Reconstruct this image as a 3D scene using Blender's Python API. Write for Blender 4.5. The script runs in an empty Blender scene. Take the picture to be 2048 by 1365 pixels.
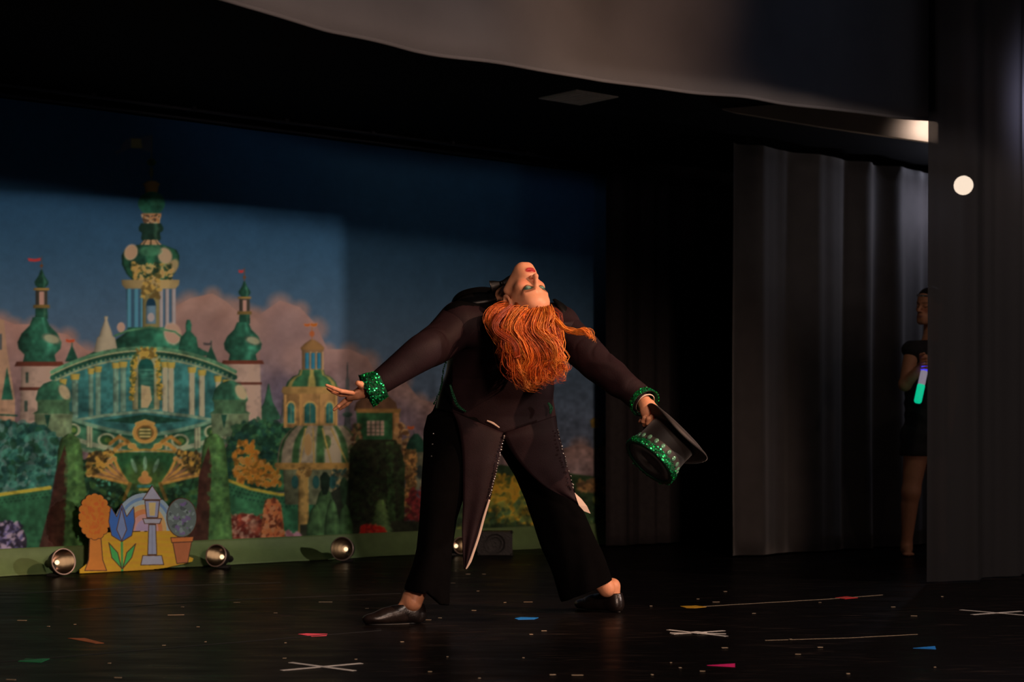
import bpy, math, random
import numpy as np
from mathutils import Vector, Matrix

# ---------------------------------------------------------------- camera, world, light, exposure
FPX, CAMH, HOR = 3600.0, 0.72, 872.0
sc = bpy.context.scene
col = bpy.data.collections.new('stage'); sc.collection.children.link(col)
cam_d = bpy.data.cameras.new('camera'); cam = bpy.data.objects.new('camera', cam_d); col.objects.link(cam)
cam.location = (0, 0, CAMH); cam.rotation_euler = (math.pi / 2, 0, 0)
cam_d.sensor_width = 36.0; cam_d.lens = FPX / 2048 * 36.0
cam_d.shift_y = (HOR - 682.5) / 2048.0
cam_d.clip_start = 0.1; cam_d.clip_end = 60
cam_d.dof.use_dof = True; cam_d.dof.focus_distance = 6.9; cam_d.dof.aperture_fstop = 4.0
sc.camera = cam
w = bpy.data.worlds.new('world'); sc.world = w; w.use_nodes = True
w.node_tree.nodes['Background'].inputs[0].default_value = (0.08, 0.09, 0.12, 1)
w.node_tree.nodes['Background'].inputs[1].default_value = 0.09
sc.view_settings.view_transform = 'Standard'; sc.view_settings.look = 'None'
sc.view_settings.exposure = 0.0; sc.view_settings.gamma = 1.0
sc.view_settings.use_curve_mapping = False

def spot(name, loc, target, energy, color, size, blend, radius):
    d = bpy.data.lights.new(name, 'SPOT'); o = bpy.data.objects.new(name, d); col.objects.link(o)
    o.location = loc
    o.rotation_euler = (Vector(target) - Vector(loc)).to_track_quat('-Z', 'Y').to_euler()
    d.energy = energy; d.color = color; d.spot_size = math.radians(size); d.spot_blend = blend
    d.shadow_soft_size = radius
    return o
def point(name, loc, energy, color, radius):
    d = bpy.data.lights.new(name, 'POINT'); o = bpy.data.objects.new(name, d); col.objects.link(o)
    o.location = loc; d.energy = energy; d.color = color; d.shadow_soft_size = radius
    return o
# hall flood from the right, cut by the valance above and the wing curtain at the right
hf = (7.6, 5.18, 2.60)
def aim(p, az, el): az, el = math.radians(az), math.radians(el); return (p[0] + math.cos(az) * math.cos(el), p[1] + math.sin(az) * math.cos(el), p[2] + math.sin(el))
spot('hall_flood', hf, aim(hf, 158.0, -63.5), 740, (1.0, 0.76, 0.66), 121, 0.010, 0.10)
# follow spot on the dancer, from the same stand
spot('follow_spot', (5.0, 4.1, 4.30), (0.08, 6.9, 0.78), 1480, (1.0, 0.56, 0.36), 20, 0.7, 0.05)
# weak frontal flood
ff = (3.4, -3.5, 2.75)
spot('front_flood', ff, aim(ff, 111.0, -28.6), 1300, (1.0, 0.66, 0.50), 52, 0.04, 0.55)
# wash over the front of the floor
spot('floor_wash', (1.6, 1.6, 4.6), (0.35, 5.9, 0.0), 300, (1.0, 0.76, 0.62), 36, 0.9, 0.3)
# coloured wash on the valance
spot('valance_wash', (-0.3, 1.0, 1.9), (-0.35, 7.0, 2.75), 92, (1.0, 0.80, 0.80), 25, 1.0, 0.1)
spot('valance_blue', (2.2, 2.5, 1.9), (1.05, 8.0, 2.55), 10, (0.22, 0.45, 1.0), 20, 1.0, 0.1)
spot('valance_amber', (1.8, 2.6, 1.9), (0.42, 7.5, 2.6), 85.0, (1.0, 0.52, 0.28), 17, 1.0, 0.1)
# backstage lamps in the right wing, and an added fill between them
point('wing_lamp_glow', (2.93, 11.62, 2.22), 5.0, (0.80, 0.80, 1.0), 0.05)
spot('wing_fill', (2.22, 9.35, 2.36), (1.80, 11.1, 2.05), 24.0, (1.0, 0.80, 0.72), 50, 1.0, 0.12)  # added unseen fill that brightens the folds of the wing curtain
spot('wing_lamp_near', (2.74, 9.55, 2.40), (3.06, 9.17, 2.40), 75.0, (0.76, 0.76, 1.0), 140, 0.6, 0.08)

# ---------------------------------------------------------------- helpers
rng = random.Random(7); nr = np.random.default_rng(5)
U = np.array([0.765, 0.644, 0.0]); N = np.array([-0.644, 0.765, 0.0])   # along the backdrop / upstage
def W(px, py, Y):
    return np.array([(px - 1024) / FPX * Y, Y, CAMH + (HOR - py) / FPX * Y])
def G(px, py, z=0.0):
    Y = FPX * (CAMH - z) / (py - HOR)
    return np.array([(px - 1024) / FPX * Y, Y, z])
def link(o, parent=None):
    col.objects.link(o)
    if parent is not None:
        o.parent = parent
        o.matrix_parent_inverse = Matrix.Translation(-parent.location) if parent.type == 'EMPTY' else Matrix.Identity(4)
    return o
def tag(o, label=None, cat=None, group=None, kind=None):
    for k, v in (('label', label), ('category', cat), ('group', group), ('kind', kind)):
        if v: o[k] = v
    return o
def thing(name, loc, label, cat, group=None):
    o = bpy.data.objects.new(name, None); col.objects.link(o); o.location = tuple(loc); o.empty_display_size = .1
    return tag(o, label, cat, group)
def mesh(name, verts, faces, mat, parent=None, smooth=True, cols=None, mats=None, midx=None):
    me = bpy.data.meshes.new(name)
    v = np.asarray(verts, dtype=np.float32).reshape(-1, 3)
    if isinstance(faces, np.ndarray):
        k = faces.shape[1]
        me.vertices.add(len(v)); me.vertices.foreach_set('co', v.ravel())
        me.loops.add(faces.size); me.loops.foreach_set('vertex_index', faces.astype(np.int32).ravel())
        me.polygons.add(len(faces)); me.polygons.foreach_set('loop_start', np.arange(0, faces.size, k, dtype=np.int32))
        me.update(calc_edges=True); me.validate()
    else:
        me.from_pydata([tuple(map(float, p)) for p in v], [], [tuple(map(int, f)) for f in faces]); me.update()
    for m in (mats or [mat]): me.materials.append(m)
    if midx is not None: me.polygons.foreach_set('material_index', np.asarray(midx, dtype=np.int32))
    if smooth: me.polygons.foreach_set('use_smooth', np.ones(len(me.polygons), dtype=bool))
    if cols is not None:
        a = me.color_attributes.new('Col', 'FLOAT_COLOR', 'POINT')
        c = np.ones((len(v), 4), dtype=np.float32); c[:, :3] = cols; a.data.foreach_set('color', c.ravel())
    o = bpy.data.objects.new(name, me)
    return link(o, parent)
def mod(o, t, **k):
    m = o.modifiers.new(t.lower(), t)
    for a, b in k.items(): setattr(m, a, b)
    return o

class MB:
    def __init__(s): s.v = []; s.f = []; s.n = 0
    def add(s, v, f):
        v = np.asarray(v, float).reshape(-1, 3); s.v.append(v); s.f += [tuple(i + s.n for i in q) for q in f]; s.n += len(v); return s
    def box(s, c, h, ax=None):
        ax = np.eye(3) if ax is None else np.asarray(ax, float)
        c = np.asarray(c, float)
        P = [c + ax[0] * h[0] * i + ax[1] * h[1] * j + ax[2] * h[2] * k for k in (-1, 1) for j in (-1, 1) for i in (-1, 1)]
        return s.add(P, [(0, 2, 3, 1), (4, 5, 7, 6), (0, 1, 5, 4), (2, 6, 7, 3), (0, 4, 6, 2), (1, 3, 7, 5)])
    def sphere(s, c, r, nu=10, nv=7, ax=None):
        ax = np.eye(3) if ax is None else np.asarray(ax, float)
        r = np.ones(3) * r
        P = [np.array([0, 0, 1.])]
        for j in range(1, nv):
            t = math.pi * j / nv
            for i in range(nu):
                a = 2 * math.pi * i / nu; P.append(np.array([math.sin(t) * math.cos(a), math.sin(t) * math.sin(a), math.cos(t)]))
        P.append(np.array([0, 0, -1.])); F = []
        for i in range(nu): F.append((0, 1 + i, 1 + (i + 1) % nu))
        for j in range(nv - 2):
            for i in range(nu):
                a = 1 + j * nu; b = a + nu; F.append((a + i, b + i, b + (i + 1) % nu, a + (i + 1) % nu))
        a = 1 + (nv - 2) * nu; e = len(P) - 1
        for i in range(nu): F.append((a + i, e, a + (i + 1) % nu))
        return s.add(np.asarray(c) + (np.array(P) * r) @ ax, F)
    def tube(s, pts, rad, n=8, caps=True, flat=1.0, ref=None):
        pts = np.asarray(pts, float); m = len(pts); rad = np.ones(m) * rad
        tg = np.gradient(pts, axis=0); tg /= np.linalg.norm(tg, axis=1)[:, None] + 1e-9
        r0 = np.array(ref if ref is not None else (0.3, 0.2, 0.93)); base = s.n
        P = []
        for i in range(m):
            a = r0 - tg[i] * (r0 @ tg[i]); a /= np.linalg.norm(a) + 1e-9; r0 = a; b = np.cross(tg[i], a)
            for k in range(n):
                t = 2 * math.pi * k / n; P.append(pts[i] + rad[i] * (a * math.cos(t) + b * math.sin(t) * flat))
        F = [(i * n + k, i * n + (k + 1) % n, (i + 1) * n + (k + 1) % n, (i + 1) * n + k) for i in range(m - 1) for k in range(n)]
        if caps: F += [tuple(range(n - 1, -1, -1)), tuple((m - 1) * n + k for k in range(n))]
        return s.add(P, F)
    def lathe(s, prof, c, ax, n=28, sx=1.0):
        """prof: list of (radius, height along axis ax[2])"""
        ax = np.asarray(ax, float); c = np.asarray(c, float); P = []
        for r, h in prof:
            for k in range(n):
                t = 2 * math.pi * k / n; P.append(c + ax[2] * h + r * (ax[0] * math.cos(t) * sx + ax[1] * math.sin(t)))
        m = len(prof)
        return s.add(P, [(i * n + k, i * n + (k + 1) % n, (i + 1) * n + (k + 1) % n, (i + 1) * n + k) for i in range(m - 1) for k in range(n)])
    def build(s, name, mat, parent=None, smooth=True):
        return mesh(name, np.concatenate(s.v), s.f, mat, parent, smooth)
def frame(z, x=(1, 0, 0.01)):
    z = np.asarray(z, float); z = z / np.linalg.norm(z); x = np.asarray(x, float); x = x - z * (x @ z); x /= np.linalg.norm(x)
    return np.array([x, np.cross(z, x), z])
def spline(P, n):
    P = np.asarray(P, float); m = len(P); t = np.linspace(0, m - 1, n); i = np.clip(t.astype(int), 0, m - 2); u = (t - i)[:, None]
    g = lambda j: P[np.clip(j, 0, m - 1)]
    a, b, c, d = g(i - 1), g(i), g(i + 1), g(i + 2)
    return 0.5 * (2 * b + (c - a) * u + (2 * a - 5 * b + 4 * c - d) * u ** 2 + (3 * b - a - 3 * c + d) * u ** 3)

# ---- materials
def lin(c):
    c = np.asarray(c, float) / 255.0
    return np.where(c <= 0.04045, c / 12.92, ((c + 0.055) / 1.055) ** 2.4)
def mat(name, base=(.5, .5, .5), rough=.5, metal=0., spec=.5, noise=None, bump=None, sheen=0., emit=None, estr=0., vcol=False, coat=0., sss=0., trans=0., wave=None):
    m = bpy.data.materials.new(name); m.use_nodes = True; nt = m.node_tree; b = nt.nodes['Principled BSDF']
    b.inputs['Base Color'].default_value = (*base, 1); b.inputs['Roughness'].default_value = rough
    b.inputs['Metallic'].default_value = metal; b.inputs['Specular IOR Level'].default_value = spec
    b.inputs['Sheen Weight'].default_value = sheen; b.inputs['Coat Weight'].default_value = coat
    if sss: b.inputs['Subsurface Weight'].default_value = sss; b.inputs['Subsurface Radius'].default_value = (.012, .005, .003); b.inputs['Subsurface Scale'].default_value = 1.0
    if trans: b.inputs['Transmission Weight'].default_value = trans
    if emit is not None: b.inputs['Emission Color'].default_value = (*emit, 1); b.inputs['Emission Strength'].default_value = estr
    tc = nt.nodes.new('ShaderNodeTexCoord')
    src = None
    if vcol:
        a = nt.nodes.new('ShaderNodeVertexColor'); a.layer_name = 'Col'; src = a.outputs['Color']
    if noise:
        sc_, amt = noise
        n = nt.nodes.new('ShaderNodeTexNoise'); n.inputs['Scale'].default_value = sc_; n.inputs['Detail'].default_value = 5
        nt.links.new(tc.outputs['Object'], n.inputs['Vector'])
        mr = nt.nodes.new('ShaderNodeMapRange'); mr.inputs[1].default_value = .25; mr.inputs[2].default_value = .75
        mr.inputs[3].default_value = 1 - amt; mr.inputs[4].default_value = 1 + amt
        nt.links.new(n.outputs['Fac'], mr.inputs[0])
        mx = nt.nodes.new('ShaderNodeVectorMath'); mx.operation = 'SCALE'
        if src is None: mx.inputs[0].default_value = base
        else: nt.links.new(src, mx.inputs[0])
        nt.links.new(mr.outputs[0], mx.inputs['Scale']); src = mx.outputs[0]
    if src is not None: nt.links.new(src, b.inputs['Base Color'])
    if bump:
        sc_, st = bump
        n = nt.nodes.new('ShaderNodeTexNoise'); n.inputs['Scale'].default_value = sc_; n.inputs['Detail'].default_value = 3
        nt.links.new(tc.outputs['Object'], n.inputs['Vector'])
        bp = nt.nodes.new('ShaderNodeBump'); bp.inputs['Strength'].default_value = st; bp.inputs['Distance'].default_value = .01
        nt.links.new(n.outputs['Fac'], bp.inputs['Height']); nt.links.new(bp.outputs[0], b.inputs['Normal'])
    return m

# ---- signed distance sculpting
class Field:
    def __init__(s, lo, hi, h):
        s.lo = np.asarray(lo, float); s.h = h
        n = np.ceil((np.asarray(hi) - s.lo) / h).astype(int) + 1
        s.F = np.full(n, 1.0, dtype=np.float32); s.n = n
    def _sl(s, lo, hi):
        a = np.clip(((np.asarray(lo) - s.lo) / s.h).astype(int), 0, s.n); b = np.clip(((np.asarray(hi) - s.lo) / s.h).astype(int) + 2, 0, s.n)
        return a, b
    def _pts(s, a, b):
        ax = [s.lo[i] + s.h * np.arange(a[i], b[i]) for i in range(3)]
        return np.stack(np.meshgrid(*ax, indexing='ij'), -1)
    def op(s, fn, lo, hi, k=0.01, mode='add'):
        pad = k + 4 * s.h
        a, b = s._sl(np.asarray(lo) - pad, np.asarray(hi) + pad)
        if np.any(b <= a): return s
        P = s._pts(a, b); D = fn(P); S = (slice(a[0], b[0]), slice(a[1], b[1]), slice(a[2], b[2])); A = s.F[S]
        if mode == 'add':
            h = np.clip(0.5 + 0.5 * (A - D) / k, 0, 1); s.F[S] = A + (D - A) * h - k * h * (1 - h)
        elif mode == 'sub':
            D = -D; h = np.clip(0.5 - 0.5 * (A - D) / k, 0, 1); s.F[S] = A + (D - A) * h + k * h * (1 - h)
        elif mode == 'disp': s.F[S] = A + D
        elif mode == 'int': s.F[S] = np.maximum(A, D)
        return s
    def cap(s, p, q, r0, r1=None, k=.01, mode='add'):
        p = np.asarray(p, float); q = np.asarray(q, float); r1 = r0 if r1 is None else r1; d = q - p; L = d @ d + 1e-12
        def f(P):
            t = np.clip(((P - p) @ d) / L, 0, 1); return np.linalg.norm(P - p - t[..., None] * d, axis=-1) - (r0 + (r1 - r0) * t)
        R = max(r0, r1); return s.op(f, np.minimum(p, q) - R, np.maximum(p, q) + R, k, mode)
    def ell(s, c, r, ax=None, k=.01, mode='add'):
        c = np.asarray(c, float); r = np.ones(3) * r; ax = np.eye(3) if ax is None else np.asarray(ax, float)
        def f(P):
            q = (P - c) @ ax.T; k0 = np.linalg.norm(q / r, axis=-1); k1 = np.linalg.norm(q / r ** 2, axis=-1) + 1e-9; return k0 * (k0 - 1) / k1
        R = r.max(); return s.op(f, c - R, c + R, k, mode)
    def chain(s, pts, rad, k=.01, mode='add'):
        for i in range(len(pts) - 1): s.cap(pts[i], pts[i + 1], rad[i], rad[i + 1], k, mode)
        return s
    def zloft(s, rows, k=.02, ang=0., mode='add'):
        """rows: (z, cx, cy, rx, ry) with z ascending"""
        R = np.array(sorted(rows)); ca, sa = math.cos(ang), math.sin(ang)
        def f(P):
            z = P[..., 2]; cx, cy, rx, ry = (np.interp(z, R[:, 0], R[:, j]) for j in (1, 2, 3, 4))
            x = P[..., 0] - cx; y = P[..., 1] - cy; x, y = x * ca + y * sa, -x * sa + y * ca
            d = (np.sqrt((x / rx) ** 2 + (y / ry) ** 2 + 1e-9) - 1) * np.minimum(rx, ry)
            return np.maximum(d, np.maximum(R[0, 0] - z, z - R[-1, 0]))
        m = R[:, 3:5].max()
        lo = [R[:, 1].min() - m, R[:, 2].min() - m, R[0, 0]]; hi = [R[:, 1].max() + m, R[:, 2].max() + m, R[-1, 0]]
        return s.op(f, lo, hi, k, mode)
    def mesh(s):
        F = s.F; ins = F < 0; nx, ny, nz = F.shape
        c = np.zeros((nx - 1, ny - 1, nz - 1), dtype=np.uint8)
        for i in (0, 1):
            for j in (0, 1):
                for k in (0, 1): c += ins[i:nx - 1 + i, j:ny - 1 + j, k:nz - 1 + k]
        act = (c > 0) & (c < 8); idx = -np.ones(act.shape, dtype=np.int64); A = np.argwhere(act); idx[act] = np.arange(len(A))
        V = np.zeros((len(A), 3)); cnt = np.zeros(len(A))
        cor = [(i, j, k) for i in (0, 1) for j in (0, 1) for k in (0, 1)]
        for p in cor:
            for ax in range(3):
                if p[ax] == 1: continue
                q = list(p); q[ax] = 1
                a = F[A[:, 0] + p[0], A[:, 1] + p[1], A[:, 2] + p[2]]; b = F[A[:, 0] + q[0], A[:, 1] + q[1], A[:, 2] + q[2]]
                m = (a < 0) != (b < 0); t = np.where(m, a / np.where(m, a - b, 1), 0)
                pt = np.tile(np.array(p, float), (len(A), 1)); pt[:, ax] += t
                V[m] += pt[m]; cnt[m] += 1
        V = s.lo + (A + V / np.maximum(cnt, 1)[:, None]) * s.h
        Q = []
        for ax in range(3):
            o = [0, 1, 2]; o.remove(ax); u, v = o
            sl0 = [slice(None)] * 3; sl1 = [slice(None)] * 3; sl0[ax] = slice(0, -1); sl1[ax] = slice(1, None)
            a = ins[tuple(sl0)]; b = ins[tuple(sl1)]; E = np.argwhere(a != b)
            E = E[(E[:, u] > 0) & (E[:, v] > 0) & (E[:, u] < F.shape[u] - 1) & (E[:, v] < F.shape[v] - 1)]
            sg = a[tuple(E.T)]
            def cell(du, dv):
                e = E.copy(); e[:, u] -= du; e[:, v] -= dv; return idx[tuple(e.T)]
            q = np.stack([cell(1, 1), cell(0, 1), cell(0, 0), cell(1, 0)], 1)
            flip = sg if ax != 1 else ~sg
            q[~flip] = q[~flip][:, ::-1]; Q.append(q)
        Q = np.concatenate(Q); Q = Q[(Q >= 0).all(1)]
        return V, Q
def sines(P, freq, seed, n=7):
    r = np.random.default_rng(seed); out = 0
    for i in range(n):
        d = r.normal(size=3); d /= np.linalg.norm(d); out = out + np.sin(P @ d * freq * (0.6 + 1.1 * r.random()) + r.random() * 6.28)
    return out / math.sqrt(n)
# ---------------------------------------------------------------- painted pictures (colour per vertex of the printed cloth / board)
class Canvas:
    """coordinates are in drawing units; S = canvas pixels per unit"""
    def __init__(s, x0, y0, x1, y1, S):
        s.x0, s.y0, s.S = x0, y0, S; s.w = int((x1 - x0) * S); s.h = int((y1 - y0) * S)
        s.C = np.zeros((s.h, s.w, 3)); s.A = np.zeros((s.h, s.w)); s.r = np.random.default_rng(3)
    def put(s, mask, sl, colr, a=1.0):
        if callable(colr):
            Y, X = np.mgrid[sl]; colr = colr(X / s.S + s.x0, Y / s.S + s.y0)
        m = (mask * a)[..., None]; s.C[sl] = s.C[sl] * (1 - m) + np.asarray(colr, float) * m; s.A[sl] = np.maximum(s.A[sl], mask * a)
    def bb(s, P, pad=1):
        a = np.floor((P.min(0) - (s.x0, s.y0)) * s.S).astype(int) - pad; b = np.ceil((P.max(0) - (s.x0, s.y0)) * s.S).astype(int) + pad
        a = np.clip(a, 0, (s.w, s.h)); b = np.clip(b, 0, (s.w, s.h)); return (slice(a[1], b[1]), slice(a[0], b[0]))
    def poly(s, P, colr, a=1.0):
        P = np.asarray(P, float); sl = s.bb(P)
        if sl[0].stop <= sl[0].start or sl[1].stop <= sl[1].start: return
        Y, X = np.mgrid[sl]; acc = 0.0
        for ox, oy in ((.25, .25), (.75, .75), (.25, .75), (.75, .25)):
            x = (X + ox) / s.S + s.x0; y = (Y + oy) / s.S + s.y0; ins = np.zeros(x.shape, bool); n = len(P)
            for i in range(n):
                x1, y1 = P[i]; x2, y2 = P[(i + 1) % n]
                if y1 == y2: continue
                ins ^= ((y1 > y) != (y2 > y)) & (x < (x2 - x1) * (y - y1) / (y2 - y1) + x1)
            acc = acc + ins
        s.put(acc / 4, sl, colr, a)
    def ell(s, cx, cy, rx, ry, colr, a=1.0, rot=0, soft=0.):
        R = max(rx, ry) * (1 + soft); sl = s.bb(np.array([[cx - R, cy - R], [cx + R, cy + R]]))
        if sl[0].stop <= sl[0].start or sl[1].stop <= sl[1].start: return
        Y, X = np.mgrid[sl]; x = (X + .5) / s.S + s.x0 - cx; y = (Y + .5) / s.S + s.y0 - cy
        c, q = math.cos(rot), math.sin(rot); x, y = x * c + y * q, -x * q + y * c
        d = np.sqrt((x / rx) ** 2 + (y / ry) ** 2); e = max(soft, 0.8 / (min(rx, ry) * s.S))
        s.put(np.clip((1 - d) / e + .5, 0, 1), sl, colr, a)
    def line(s, P, wd, colr, a=1.0):
        P = np.asarray(P, float)
        for i in range(len(P) - 1):
            d = P[i + 1] - P[i]; L = np.linalg.norm(d) + 1e-9; n = np.array([-d[1], d[0]]) / L * wd / 2
            s.poly([P[i] + n, P[i + 1] + n, P[i + 1] - n, P[i] - n], colr, a)
        if wd * s.S > 2:
            for p in P: s.ell(p[0], p[1], wd / 2, wd / 2, colr, a)
    def body(s, cx, prof, c, hi=(0, 0, 0), dark=.55, ribs=0, ribc=None):
        """a turned shape drawn with the print's own shading; prof: (y, half width)"""
        P = [(cx + b, a) for a, b in prof] + [(cx - b, a) for a, b in prof[::-1]]
        pr = np.array(prof, float); c = np.asarray(c, float)
        def f(X, Y):
            hw = np.interp(Y, pr[:, 0], pr[:, 1]) + 1e-3; t = np.clip((X - cx) / hw, -1, 1)
            k = dark + (1 - dark) * np.sqrt(np.clip(1 - (t - .25) ** 2 / 1.6, 0, 1)); o = c * k[..., None]
            if ribs:
                ph = np.cos(np.arcsin(t) * ribs * 2); m = np.clip(ph * 2 - .6, 0, 1)[..., None]; o = o * (1 - m) + np.asarray(ribc, float) * k[..., None] * m
            h = np.exp(-((t - .45) / .2) ** 2)[..., None]; return o + h * np.asarray(hi, float)
        s.poly(P, f)
    def speck(s, P, n, sz, cols, a=.9, el=.6):
        """leaf dabs inside a polygon"""
        P = np.asarray(P, float); lo, hi = P.min(0), P.max(0); k = 0
        while k < n:
            x, y = lo + (hi - lo) * s.r.random(2); ins = False; m = len(P)
            for i in range(m):
                x1, y1 = P[i]; x2, y2 = P[(i + 1) % m]
                if (y1 > y) != (y2 > y) and x < (x2 - x1) * (y - y1) / (y2 - y1) + x1: ins = not ins
            k += 1
            if ins: z = sz * (.5 + s.r.random()); s.ell(x, y, z, z * el, cols[s.r.integers(len(cols))], a, s.r.random() * 3)
    def sample(s, x, y):
        u = np.clip((x - s.x0) * s.S - .5, 0, s.w - 1.001); v = np.clip((y - s.y0) * s.S - .5, 0, s.h - 1.001)
        i = u.astype(int); j = v.astype(int); a = (u - i)[:, None]; b = (v - j)[:, None]
        i1 = np.minimum(i + 1, s.w - 1); j1 = np.minimum(j + 1, s.h - 1); C = s.C
        return (C[j, i] * (1 - a) + C[j, i1] * a) * (1 - b) + (C[j1, i] * (1 - a) + C[j1, i1] * a) * b

def paint_backdrop():
    c = Canvas(-140, 120, 1330, 1130, .8)
    sl = (slice(0, c.h), slice(0, c.w)); one = np.ones((c.h, c.w))
    ys = [120, 300, 400, 500, 600, 700, 900]; cs = np.array([(24, 50, 78), (25, 50, 74), (28, 52, 74), (34, 56, 76), (44, 62, 80), (55, 68, 84), (64, 66, 78)], float)
    c.put(one, sl, lambda X, Y: np.stack([np.interp(Y, ys, cs[:, k]) for k in range(3)], -1))
    # clouds
    def cloud(top, base, col1, col2):
        P = list(top) + [(top[-1][0], base), (top[0][0], base)]; t = np.array(top, float)
        def f(X, Y):
            d = np.clip((Y - np.interp(X, t[:, 0], t[:, 1])) / 190, 0, 1)[..., None]
            n = (np.sin(X * .045 + Y * .03) * np.sin(Y * .05 - X * .02) + .6 * np.sin(X * .11 + 2 * np.sin(Y * .06)))[..., None] * 5
            return np.array(col1, float) * (1 - d) + np.array(col2, float) * d + n
        for i in range(len(top)):
            x, y = top[i]; r = 17 + 9 * ((i * 37) % 5) / 5
            c.ell(x, y + r * .85, r, r, np.array(col1, float) * (.93 + .03 * (i % 3)), .75, 0, .8)
        c.poly([(x, y + 9) for x, y in P], f)
    cloud([(480, 600), (520, 620), (560, 592), (600, 606), (632, 640), (655, 690), (700, 690), (735, 706), (752, 742), (800, 742), (840, 790), (880, 800), (910, 860), (960, 850), (1010, 880), (1080, 900), (1160, 880), (1240, 905)], 1100, (112, 84, 78), (72, 62, 72))
    cloud([(-140, 600), (-60, 585), (0, 628), (30, 640), (70, 640), (100, 655), (135, 660), (170, 690), (200, 700), (240, 690)], 960, (116, 84, 76), (84, 66, 68))
    cloud([(335, 640), (352, 604), (380, 588), (425, 578), (455, 596), (480, 620), (500, 615), (520, 640)], 960, (112, 84, 76), (92, 72, 70))
    c.ell(415, 680, 70, 46, (98, 74, 70), .6, .3, .6); c.ell(560, 680, 50, 60, (98, 76, 74), .7, .2, .6); c.ell(610, 720, 44, 40, (114, 86, 80), .6, 0, .6)
    c.ell(790, 850, 60, 44, (78, 64, 72), .7, 0, .7)
    g1, g2, g3, cream, gold, dk, brn = (30, 84, 62), (22, 62, 46), (58, 110, 84), (128, 110, 88), (140, 108, 50), (12, 26, 24), (78, 44, 24)
    teal = (44, 98, 96)
    def flag(x, y, l, h, cl):
        c.poly([(x, y - h), (x + l * .4, y - h * .6), (x + l, y - h * .9), (x + l * .9, y + h * .1), (x + l * .4, y + h * .3), (x, y)], cl)
    def spire(cx, y0, y1, hw, cl): c.body(cx, [(y0, .8), (y0 + (y1 - y0) * .5, hw * .35), (y1 - 6, hw), (y1, hw * .9)], cl)
    # thin far spires
    for x, a, b, h in ((15, 735, 800, 12), (695, 725, 880, 8), (537, 768, 840, 24), (566, 800, 845, 6), (777, 790, 850, 5), (828, 862, 960, 7), (1105, 850, 960, 7)):
        spire(x, a, b, h, (60, 60, 60) if h < 10 else (40, 84, 58))
    c.line([(695, 760), (695, 880)], 7, (62, 62, 62)); c.ell(695, 800, 8, 4, (80, 74, 64)); c.ell(695, 830, 10, 5, (44, 60, 50))
    # left edge cream house
    c.poly([(-140, 700), (-40, 640), (8, 640), (14, 700), (30, 800), (30, 860), (-140, 860)], (120, 92, 74)); c.poly([(-6, 668), (4, 668), (4, 700), (-6, 700)], (60, 60, 60))
    c.poly([(14, 735), (26, 800), (3, 800)], g1); c.line([(0, 830), (34, 832)], 3, g2)
    # onion towers left and right of the palace
    def tower(cx, ys_, k, fl):
        y = ys_
        c.line([(cx, y - 27), (cx, y)], 1.6, (70, 50, 40)); c.ell(cx, y - 8, 3, 3, brn)
        flag(cx - 2, y - 18, fl * k, 6, (140, 40, 40) if fl < 0 else (150, 74, 34))
        c.body(cx, [(y, 1.5), (y + 12 * k, 6 * k), (y + 24 * k, 14 * k), (y + 30 * k, 13 * k), (y + 36 * k, 7 * k)], g2, (26, 40, 34))
        c.body(cx, [(y + 36 * k, 15 * k), (y + 41 * k, 16 * k)], (110, 84, 44)); c.body(cx, [(y + 41 * k, 12 * k), (y + 70 * k, 12 * k)], (44, 40, 34))
        c.poly([(cx - 4 * k, y + 44 * k), (cx + 5 * k, y + 44 * k), (cx + 5 * k, y + 70 * k), (cx - 4 * k, y + 70 * k)], (134, 100, 90))
        c.body(cx, [(y + 70 * k, 16 * k), (y + 77 * k, 17 * k)], (84, 66, 34)); c.body(cx, [(y + 77 * k, 12 * k), (y + 98 * k, 13 * k)], g2, (20, 20, 14))
        o = cx - 4 * k
        c.body(o, [(y + 95 * k, 13 * k), (y + 112 * k, 20 * k), (y + 128 * k, 36 * k), (y + 145 * k, 44 * k), (y + 158 * k, 42 * k), (y + 170 * k, 30 * k), (y + 184 * k, 33 * k)], g1, (16, 34, 28), .4)
        c.ell(o + 24 * k, y + 138 * k, 18 * k, 9 * k, (140, 112, 92), .7, .3, .5)
        c.body(o, [(y + 184 * k, 46 * k), (y + 193 * k, 50 * k)], (74, 36, 26)); c.body(o + 2, [(y + 193 * k, 38 * k), (y + 330 * k, 42 * k)], (132, 108, 96), (10, 8, 6), .55)
        c.body(o + 2, [(y + 235 * k, 42 * k), (y + 241 * k, 42 * k)], (66, 34, 26)); c.poly([(o - 28 * k, y + 205 * k), (o - 22 * k, y + 205 * k), (o - 22 * k, y + 226 * k), (o - 28 * k, y + 226 * k)], (50, 64, 54))
        c.poly([(o - 30 * k, y + 262 * k), (o - 24 * k, y + 262 * k), (o - 24 * k, y + 284 * k), (o - 30 * k, y + 284 * k)], (50, 64, 54))
    tower(83, 540, 1.0, -26); tower(489, 563, .86, -12)
    # main spire
    c.line([(303, 272), (303, 362)], 2.6, (60, 56, 52)); c.ell(303, 325, 9, 7, (44, 66, 40)); c.ell(303, 345, 4, 10, (60, 60, 44))
    c.poly([(302, 270), (280, 275), (260, 274), (245, 286), (240, 300), (228, 304), (232, 308), (248, 303), (262, 296), (282, 300), (302, 305)], (54, 56, 70)); c.poly([(262, 277), (282, 278), (285, 296), (262, 296)], (104, 92, 52), .8)
    c.body(303, [(362, 8), (368, 17), (374, 14), (386, 12)], (112, 84, 50)); c.ell(303, 407, 27, 23, g1); c.ell(313, 400, 12, 12, (60, 120, 84), .5, 0, .9)
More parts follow.
